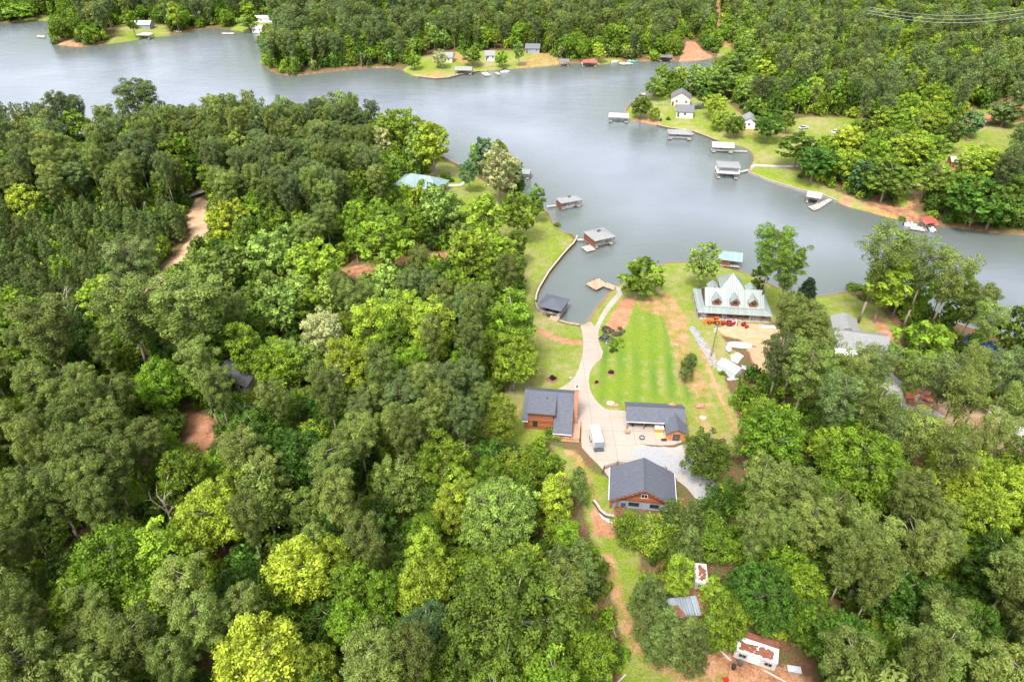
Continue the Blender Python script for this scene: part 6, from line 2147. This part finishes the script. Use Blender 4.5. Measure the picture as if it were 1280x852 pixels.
# two grey roofed boathouses off the left lawn
X, Y, rz, w, d = rect((700.5, 252.3), (727, 247.6), (694.6, 248.3), 3.6)
b = boathouse('smaller grey roofed boathouse with red brown end wall off the left lawn', X, Y, rz, w - 0.4, max(4.4, d), 'greysh', 'hip', 3.2, 4.2, 0.8, wall='l', railm='cap', gang=(684, 257.5))
MB().box(-0.5, 0.5, -0.35, 0.35, 4.0, 4.5).build('roof_vent', 'charcoal', b)
pontoon((X, Y, 0.3), rz, 'white boat moored in the smaller grey roofed boathouse', 'white', 5)
X, Y, rz, w, d = rect((743.9, 300.8), (769.7, 294.8), (727.8, 289.5), 3.6)
b = boathouse('larger pale grey roofed boathouse at the cove mouth', X, Y, rz, w - 0.4, d - 0.4, 'greysh', 'hip', 3.3, 4.7, 0.8, wall='l', railm='cap', gang=(721, 299))
MB().box(-0.9, 0.2, -0.4, 0.4, 4.4, 5.0).build('roof_vent', 'charcoal', b)
MB().box(-w / 2 - 3.2, -w / 2 + 0.15, -d / 2 - 0.6, -d / 2 + 3.2, 0.4, 0.6).build('platform', 'greydeck', b)
pontoon((X + 0.3, Y, 0.3), rz, 'white boat with red trim moored in the larger boathouse', 'white', 5.5)
# teal boathouse behind the lake house
b = boathouse('teal metal roofed boathouse behind the green roofed house', 69.6, 194.2, R(-14), 7.4, 6.0, 'tealmetal', 'gable', 2.9, 4.3, 0.8, wall='lb', wallm='logdark', gap=False)
MB().box(-3.4, 0.5, -2.8, 1.0, 0.803, 2.8).build('store_room', 'logdark', b)
# dock behind the pale flowering tree
boathouse('pale roofed boathouse hidden by the cream flowering tree', *un(652, 216, 2), R(-10), 7, 5, 'greysh', 'gable', 2.7, 3.5)

# right shore and point
for i, (c_, w, d, rm, rk, lab, kw) in enumerate([
        ((773, 150.5), 9.5, 5.0, 'dockroof', 'flat', 'white flat roofed boathouse at the tip of the point', dict(gang=(786, 151), wall='r', wallm='palegrey')),
        ((849, 171.5), 10.5, 6.2, 'greysh', 'hip', 'grey hip roofed boathouse below the point lawn', dict(gang=(866, 166), railm='white')),
        ((902, 188), 9.0, 5.0, 'dockroof', 'gable', 'white roofed boathouse with a side gangway in the notch of the right shore', dict(gang=(934, 189), railm='white')),
        ((908, 219), 8.6, 6.5, 'greysh', 'hip', 'two storey white railed boathouse at the end of the garden path', dict(gang=(936, 212), storeys=2, eave=2.6, ridge=3.4)),
        ((1161, 284), 4.2, 5.0, 'redmetal', 'gabley', 'red roofed boathouse under the deep green trees of the right shore', dict(wall='', eave=2.7, ridge=3.6)),
        ((1016, 251), 4.8, 4.6, 'dockroof', 'flat', 'white canopied boat lift off the right shore bank', dict(eave=2.8))]):
    X, Y = un(*c_, 0.6)
    boathouse(lab, X, Y, R(-8 if i < 4 else (-14 if i == 4 else -26)), w, d, rm, rk, **kw)


def plain_dock(label, quads, z=0.6, group=None):
    q = [Vector((*un(*p, z), 0)) for p in quads[0]]
    c0 = sum(q, Vector()) / len(q)
    r = empty('boat_dock', (c0.x, c0.y, 0), 0, label, 'dock', group)
    for k, qd in enumerate(quads):
        pts_ = [Vector((*un(*p, z), 0)) - c0 for p in qd]
        ar = sum((pts_[i].x * pts_[(i + 1) % len(pts_)].y - pts_[(i + 1) % len(pts_)].x * pts_[i].y) for i in range(len(pts_)))
        if ar < 0:
            pts_.reverse()
        MB().slab([(p.x, p.y, z - 0.003 * k) for p in pts_], 0.2).build('platform' if k == 0 else 'walkway', 'greydeck', r)
        if k == 0:
            for p in pts_:
                MB().rod((p.x * 0.96, p.y * 0.96, -2.5), (p.x * 0.96, p.y * 0.96, z + 0.7), 0.12, 0.12, 7).build('piling', 'post', r)
    return r


plain_dock('grey dock slanting to the bank beside the white boat lift', [[(1010, 258), (1018, 263), (1026, 259.5), (1019, 255.5)], [(1017, 256), (1026, 259.5), (1041, 249.5), (1036, 248)]])
plain_dock('grey dock with a long arm left of the red roofed boathouse', [[(1138, 281), (1137, 285.5), (1157, 289), (1157.5, 284)], [(1151, 273.5), (1155, 273), (1159, 288), (1155, 288)]])
X, Y = un(1137.5, 282, 0.3)
pontoon((X, Y, 0.3), R(-15), 'small white boat tied at the grey dock arm', 'white', 4)
X, Y = un(1165, 285.5, 0.3)
pontoon((X - 0.8, Y - 1, 0.35), R(-100), 'white boat in the red roofed boathouse', 'white', 5)
plain_dock('narrow dock with a low boat behind the point houses', [[(853, 108.5), (853, 111), (864, 111.5), (864, 109)], [(863, 110), (863, 111.2), (876, 112.5), (876, 111.3)]])
X, Y = un(859, 107.5, 0.3)
pontoon((X, Y, 0.3), R(0), 'low pale boat tied behind the point houses', 'cream', 6)
X, Y = un(890, 97, 0.3)
pontoon((X, Y, 0.3), R(-10), 'small white boat at the inlet mouth', 'white', 5)
plain_dock('dark little dock behind the lone trees of the point', [[(799, 116.5), (799, 118.5), (807, 118.5), (807, 116)]])

# far shore docks
for c_, w, d, rm, rk, lab, kw in [
        ((580, 91.5), 10, 6, 'greysh', 'gable', 'grey roofed boathouse beside the far lawn point', dict(gang=(566, 94))),
        ((705, 81.5), 6, 5, 'darksh', 'gable', 'dark roofed boathouse below the far sandy beach', dict()),
        ((737, 82), 9, 6, 'redmetal', 'hip', 'red roofed white boathouse on the far shore', dict(wall='lb', wallm='white', gang=(728, 77))),
        ((832, 75.5), 8, 6, 'darksh', 'flat', 'slate roofed boathouse left of the clay slope', dict(wall='l', wallm='logdark')),
        ((182, 47.5), 9, 6, 'white', 'hip', 'white tent roofed boathouse by the far left lawn', dict())]:
    X, Y = un(*c_, 0.5)
    boathouse(lab, X, Y, R(-4), w, d, rm, rk, **kw)
plain_dock('low float with boats off the far lawn', [[(601, 91), (606, 95), (614, 94), (608, 90)]])
plain_dock('small slim float right of the low far float', [[(618, 90.5), (621, 93.5), (626, 93), (623, 90)]])
X, Y = un(631, 90.5, 0.3)
pontoon((X, Y, 0.3), R(20), 'white boat moored off the far lawn', 'white', 6)
plain_dock('flat grey dock with teal slide on the far shore', [[(772, 78.5), (778, 81), (792, 80), (786, 77.5)]])
X, Y = un(790, 77.5, 0.3)
t_ = pontoon((X, Y, 0.3), R(0), 'teal boat beside the flat far dock', 'teal', 8)
X, Y = un(776, 78, 0.3)
pontoon((X - 4, Y, 0.3), R(30), 'white boat left of the flat far dock', 'white', 6)
plain_dock('dark low dock off the clay tipped point', [[(46, 44), (46, 46.5), (56, 47), (56, 44.5)]])
plain_dock('slim dock across the far left inlet', [[(277, 40.8), (277, 42.8), (293, 42.6), (293, 40.8)]])
X, Y = un(221, 40.5, 0.3)
pontoon((X, Y, 0.3), R(0), 'small white boat on the far left inlet', 'white', 7)

# ------------------------------------------------------------------ other houses
r = simple_house('lakeside_house', 'white house with a teal hipped roof near the left shore', 'house', -34.5, 246.5, R(-19), 18, 10, 3.4, 6.6, 'cream', 'tealmetal', wins=4, hip=True)
MB().box(9.0, 9.08, -3.5, -0.8, 0.4, 2.6).build('garage_door', 'glass', r)
r = empty('pale_roofed_house', (89.5, 143.5, ground(89.5, 143.5)), R(-14), 'pale grey shingled house with a white porch roof amid the right pines', 'house')
gable_wall(12.5, 8.5, 2.9, 4.9).build('wall', 'cream', r)
gable_roof(12.5, 8.5, 2.9, 4.9, 0.4).build('roof', 'greysh', r)
gable_wall(7.0, 6.0, 2.9, 4.4, cx=-2.6, cy=6.5, along='y').build('wing_wall', 'cream', r)
gable_roof(7.0, 6.0, 2.9, 4.4, 0.35, 0.16, -2.6, 6.5, 'y').build('wing_roof', 'greysh', r)
MB().slab([(-6.6, -7.0, 2.3), (-1.2, -7.0, 2.3), (-1.2, -4.3, 2.75), (-6.6, -4.3, 2.75)], 0.12).build('porch_roof', 'white', r)
for x in (-6.3, -1.5):
    MB().box(x - 0.1, x + 0.1, -6.8, -6.6, -0.3, 2.18).build('post', 'white', r)
for x in (0.5, 3.0, 5.0):
    win(r, x, -4.25, 1.6, 1.0, 1.2, '-y', 'white')
door(r, -3.5, -4.25, 0.1)
X, Y, rz, w, d = rect((1206, 429), (1248, 444), (1199, 415), 4.6)
simple_house('blue_roofed_barn', 'long low building with a dark blue metal roof at the right shore', 'building', X, Y, rz, w, max(d, 5), 2.8, 4.2, 'cedar', 'bluemetal', wins=3)
x, y, z = at(1150, 503)
r = empty('ruined_shed', (x, y, z), R(-15), 'collapsed shed under a heap of red roof sheets', 'shed')
MB().box(-3.2, 3.2, -2.0, 2.0, -0.3, 1.5).build('wall', 'brick', r)
for k in range(16):
    a = rnd.uniform(-3.2, 3.2), rnd.uniform(-2, 2)
    MB().slab([(a[0] - 0.9, a[1] - 0.5, 1.65 + 0.05 * k), (a[0] + 0.9, a[1] - 0.5, 1.65 + 0.05 * k + rnd.uniform(-.1, .3)), (a[0] + 0.9, a[1] + 0.5, 1.75 + 0.05 * k), (a[0] - 0.9, a[1] + 0.5, 1.75 + 0.05 * k)], 0.05).build('roof_sheet', 'redmetal' if k % 3 else 'brick', r, rz=0)
small_car(at(1120, 502, 0.1), R(70), 'white car parked beside the collapsed shed', 'white')
small_car(at(1096, 492, 0.1), R(20), 'dark car parked in front of the pale roofed house', 'charcoal')
# point houses
simple_house('gabled_cottage', 'cream gabled cottage with grey roof on the point', 'house', *un(850, 131, 2.5), R(-12), 9.5, 8, 4.2, 7.0, 'cream', 'darksh', along='y', wins=2)
simple_house('white_outbuilding', 'white garage with grey roof before the cream cottage', 'garage', *un(855, 143, 2.5), R(-8), 8, 7.5, 2.8, 5.0, 'white', 'darksh', along='x', wins=1)
simple_house('small_white_house', 'small white house half behind trees on the right shore lawn', 'house', *un(935, 157, 2.5), R(-14), 5.5, 9, 3.0, 4.8, 'white', 'greysh', along='y', wins=1)
fence([(815, 132), (822, 131.5), (829, 131.5), (837, 132)], 'grey fence left of the cream cottage', 1.4, 'greydeck')
fence([(862, 131), (869, 132.5), (876, 134), (882, 135)], 'grey fence right of the cream cottage', 1.4, 'greydeck')
small_car(at(871, 136), R(10), 'dark car behind the white garage on the point', 'charcoal')
small_car(at(1004, 161), R(20), 'pale blue car at the edge of the right shore meadow', 'palegrey')
small_car(at(988, 150), R(30), 'dark car beside the round trees of the meadow', 'charcoal')
small_car(at(1044, 166), R(40), 'white vehicle on the bare spot of the meadow', 'white')
for name, p, rz, L, D, ze, zr, wm, rm, lab in [
        ('house', (556, 76), -6, 11, 8, 3, 5, 'cream', 'greysh', 'grey roofed house on the far lawn point'), ('house', (612, 74), 5, 6, 6, 3, 5, 'white', 'greysh', 'small white house behind the far lawn tree'),
        ('house', (666, 65), -5, 9, 7, 3, 5, 'bluegrey', 'darksh', 'dark roofed house above the far sandy beach'), ('house', (862, 41), 4, 16, 7, 3, 4.6, 'white', 'greysh', 'long white house on top of the clay slope'),
        ('house', (858, 22), 0, 12, 8, 3, 5, 'cream', 'greysh', 'pale house in the trees above the clay slope'), ('house', (181, 35), -3, 12, 7, 3, 5, 'bluegrey', 'white', 'white roofed house on the far left lawn'),
        ('house', (246, 26), -20, 12, 9, 4, 7, 'brown', 'darksh', 'dark house among the far inlet trees'), ('house', (336, 27), 0, 20, 8, 3, 4.2, 'white', 'white', 'long white building right of the far inlet'),
        ('house', (323, 39), 0, 7, 6, 2.6, 4, 'white', 'white', 'small white boat store on the far inlet shore'), ('house', (452, 50), 0, 10, 8, 3, 5, 'white', 'greysh', 'white house glimpsed through far pines'),
        ('house', (1155, 200), 20, 7, 6, 2.8, 4.4, 'bluegrey', 'darksh', 'grey shed under the trees by the hillside track'), ('house', (1195, 207), -10, 6, 5, 2.5, 3.6, 'cedar', 'cream', 'orange sided shed beside the hillside pole'),
        ('house', (1235, 220), -5, 8, 6, 2.8, 4, 'cream', 'cream', 'pinkish roofed house at the right of the field'), ('house', (945, 105), 0, 6, 5, 2.6, 4, 'white', 'white', 'white shed hidden behind the point trees'),
        ('house', (1262, 134), 0, 5, 5, 2.6, 4, 'cedar', 'brown', 'brown hut on the hillside track')]:
    X, Y, z = at(*p)
    simple_house(name, lab, 'house', X, Y, R(rz), L, D, ze, zr, wm, rm, wins=2)
r = simple_house('house', 'grey roofed house hidden deep in the left wood', 'house', *un(306, 474, 4), R(-25), 9, 7, 3, 4.8, 'cream', 'darksh', wins=2)
X, Y, z = at(1145, 150)
x, y, z = at(1210, 176)
t_ = MB()
for k in range(22):
    a = rnd.uniform(0, 6.28), rnd.uniform(0, 1.8)
    t_.rod((math.cos(a[0]) * a[1], math.sin(a[0]) * a[1], 0.1), (math.cos(a[0] + 2) * a[1], math.sin(a[0] + 2) * a[1], rnd.uniform(0.3, 1.2)), 0.1, 0.05, 5)
o = t_.build('brush_pile', 'log_red', None, (x, y, z))
tag(o, 'brown brush pile on the hillside field', 'brush pile')

# flatbed trailer on the gravel drive
x, y, z = at(246, 245)
r = empty('flatbed_trailer', (x, y, z + 0.05), R(52), 'dark flatbed trailer parked at the end of the gravel drive', 'trailer')
MB().box(-3.6, 3.6, -1.2, 1.2, 0.75, 0.95).build('frame', 'charcoal', r)
MB().box(-3.4, 3.4, -1.1, 1.1, 0.953, 1.05).build('bed', 'greydeck', r)
for x_ in (-1.6, -0.6):
    for y_ in (-1.05, 1.05):
        MB().rod((x_, y_ - 0.12, 0.4), (x_, y_ + 0.12, 0.4), 0.4, n=12).build('wheel', 'black', r)
MB().rod((3.6, 0, 0.8), (5.2, 0, 0.6), 0.08, n=6).build('tongue', 'charcoal', r)

# sheds and old trailer at the bottom right
X, Y, rz, w, d = rect((850, 769), (878, 766), (846, 747), 2.6 + 2.7)
r = empty('metal_roofed_shed', (X, Y, ground(X, Y)), rz, 'open shed with blue grey corrugated roof and rusty stain', 'shed')
hh = 2.3
MB().slab([(-w / 2 - 3.5, -d / 2, hh), (w / 2, -d / 2, hh), (w / 2, d / 2, hh + 0.7), (-w / 2 - 3.5, d / 2, hh + 0.7)], 0.08).build('roof', 'greymetal', r)
MB().slab([(-w / 2 - 3.0, -d / 2 + 0.2, hh + 0.06), (-w / 2 + 1.2, -d / 2 + 0.1, hh + 0.06), (-w / 2 + 0.2, d / 2 - 1.2, hh + 0.5), (-w / 2 - 2.6, d / 2 - 1.6, hh + 0.46)], 0.03).build('leaf_litter', 'rust', r)
MB().box(-w / 2 + 0.2, w / 2 - 0.2, -d / 2 + 0.3, -d / 2 + 0.45, -0.4, 1.5).build('wall', 'cedar', r)
MB().box(-w / 2 - 3.3, w / 2 - 0.2, d / 2 - 0.5, d / 2 - 0.35, -0.4, hh + 0.5).build('wall', 'charcoal', r)
for x_ in (-w / 2 - 3.3, -w / 2 + 0.1, w / 2 - 0.25):
    MB().box(x_ - 0.08, x_ + 0.08, -d / 2 + 0.05, -d / 2 + 0.2, -0.4, hh - 0.1).build('post', 'post', r)
X, Y, rz, w, d = rect((869, 727), (886, 729), (872, 703), 5.0)
r = empty('old_camper', (X, Y, ground(X, Y)), rz, 'narrow old white camper with rusty streaks behind the metal shed', 'camper')
MB().box(-w / 2, w / 2, -d / 2, d / 2, 0.4, 2.4).build('body', 'dirtywhite', r, bevel=0.08)
MB().box(-w / 2 + 0.05, w / 2 - 0.05, -d / 2 + 0.05, d / 2 - 0.05, 2.403, 2.47).build('roof', 'dirtywhite', r)
lf = MB()
for k in range(26):
    s_ = rnd.uniform(0.12, 0.32)
    lf.rock((rnd.gauss(0.1, w * 0.13), rnd.uniform(-d / 2 + 0.6, d / 2 - 0.8), 2.48), s_, s_ * 1.3, 0.05, k, 1)
lf.build('leaf_litter', 'rust', r)
win(r, 0, -d / 2, 1.6, 1.0, 0.7, '-y', 'steel')
for x_ in (-w / 2 + 0.05, w / 2 - 0.05):
    MB().rod((x_ - 0.1, 0, 0.35), (x_ + 0.1, 0, 0.35), 0.35, n=12).build('wheel', 'black', r)
X, Y, rz, w, d = rect((919, 811), (972, 829), (924.5, 795), 2.6 + 2.6)
r = empty('office_trailer', (X, Y, ground(X, Y)), rz, 'white caravan with brown leaf litter on its roof at the bottom right', 'caravan')
MB().box(-w / 2, w / 2, -d / 2, d / 2, 0.35, 2.5).build('body', 'dirtywhite', r, bevel=0.06)
MB().box(-w / 2 - 0.05, w / 2 + 0.05, -d / 2 - 0.05, d / 2 + 0.05, 2.503, 2.58).build('roof', 'white', r)
lf = MB()
lr = random.Random(4)
for k in range(70):
    x_ = lr.uniform(-w / 2 + 0.9, w / 2 - 0.9)
    s_ = lr.uniform(0.12, 0.36)
    y_ = lr.uniform(-d / 2 + 0.45, d / 2 - 0.75)
    lf.rock((x_, y_, 2.59), s_ * 1.3, s_, 0.06, k, 1)
lf.build('leaf_litter', 'rust', r)
for x_, nm in ((-w / 2 + 1.3, 'window'), (w / 2 - 1.2, 'window')):
    o = win(r, x_, -d / 2, 1.55, 1.0, 0.75, '-y', 'steel')
for x_ in (-0.15,):
    MB().box(x_ - 0.9, x_ + 0.9, -d / 2 - 0.05, -d / 2 - 0.003, 0.5, 2.1).build('door', 'white', r)
MB().box(-w / 2 + 0.4, w / 2, d / 2 + 0.1, d / 2 + 1.6, 0.3, 2.2).build('annexe', 'rust', r)
MB().rod((w / 2, 0, 0.45), (w / 2 + 1.3, 0, 0.4), 0.06, n=6).build('tongue', 'charcoal', r)
for p, rad, h, mat, lab in [((916.5, 835), 0.34, 0.95, 'black', 'black barrel in front of the caravan'), ((924.5, 830), 0.42, 0.8, 'charcoal', 'wider dark barrel against the caravan')]:
    x, y, z = at(*p)
    r = empty('barrel', (x, y, z), 0, lab, 'barrel')
    MB().rod((0, 0, 0), (0, 0, h), rad * 0.92, rad, 14).build('body', mat, r)
    MB().rod((0, 0, h), (0, 0, h + 0.06), rad * 1.04, rad * 0.9, 14).build('lid', mat, r)
for a, b, lab, mat in [((899, 812), (914, 826), 'pale plank lying left of the caravan', 'log_grey'), ((955, 838), (983, 853), 'long pale beam lying right of the caravan', 'log_grey')]:
    pa, pb = Vector(at(*a, 0.08)), Vector(at(*b, 0.08))
    d_ = pb - pa
    o = MB().box(0, d_.length, -0.13, 0.13, 0, 0.14).build('timber_plank', mat, None, tuple(pa), math.atan2(d_.y, d_.x))
    tag(o, lab, 'plank')
x, y, z = at(992, 838)
t_ = empty('storage_box', (x, y, z), R(-10), 'low grey box lying beyond the caravan', 'box')
MB().box(-1.0, 1.0, -0.5, 0.5, 0, 0.5).build('body', 'stone', t_)
MB().box(-1.04, 1.04, -0.54, 0.54, 0.503, 0.58).build('lid', 'palegrey', t_)
x, y, z = at(907, 850)
t_ = empty('storage_box', (x, y, z), R(15), 'small red box at the bottom edge by the caravan', 'box')
MB().box(-0.4, 0.4, -0.3, 0.3, 0, 0.4).build('body', 'red', t_)
MB().box(-0.42, 0.42, -0.32, 0.32, 0.403, 0.46).build('lid', 'red', t_)

# power cables over the far right woods
for k, (ya, yb) in enumerate([(9, 3), (13.5, 7.5), (17, 12)]):
    A_ = Vector((*un(1085, ya, 34), 34))
    B_ = Vector((*un(1330, yb, 36), 36))
    mb = MB()
    for j in range(16):
        f0, f1 = j / 16, (j + 1) / 16
        z0, z1 = -6 * math.sin(math.pi * f0), -6 * math.sin(math.pi * f1)
        mb.rod(A_.lerp(B_, f0) - A_ + Vector((0, 0, z0)), A_.lerp(B_, f1) - A_ + Vector((0, 0, z1)), 0.06, 0.06, 5)
    o = mb.build('power_cable', 'palegrey', None, tuple(A_))
    tag(o, ('lowest', 'middle', 'uppermost')[2 - k] + ' of three power cables over the far right woods', 'power cable')

# air between
if HAZE:
    mb = MB().box(-1200, 1200, -120, 1500, -6, 125)
    hm = bpy.data.materials.new('thin_haze')
    hm.use_nodes = True
    hn = hm.node_tree
    hn.nodes.remove(hn.nodes['Principled BSDF'])
    pv = hn.nodes.new('ShaderNodeVolumePrincipled')
    pv.inputs['Color'].default_value = (0.8, 0.87, 0.95, 1)
    pv.inputs['Density'].default_value = HAZE
    hn.links.new(pv.outputs[0], hn.nodes['Material Output'].inputs['Volume'])
    o = mb.build('haze', hm)
    tag(o, 'thin pale summer haze over the lake', 'haze', kind='stuff')
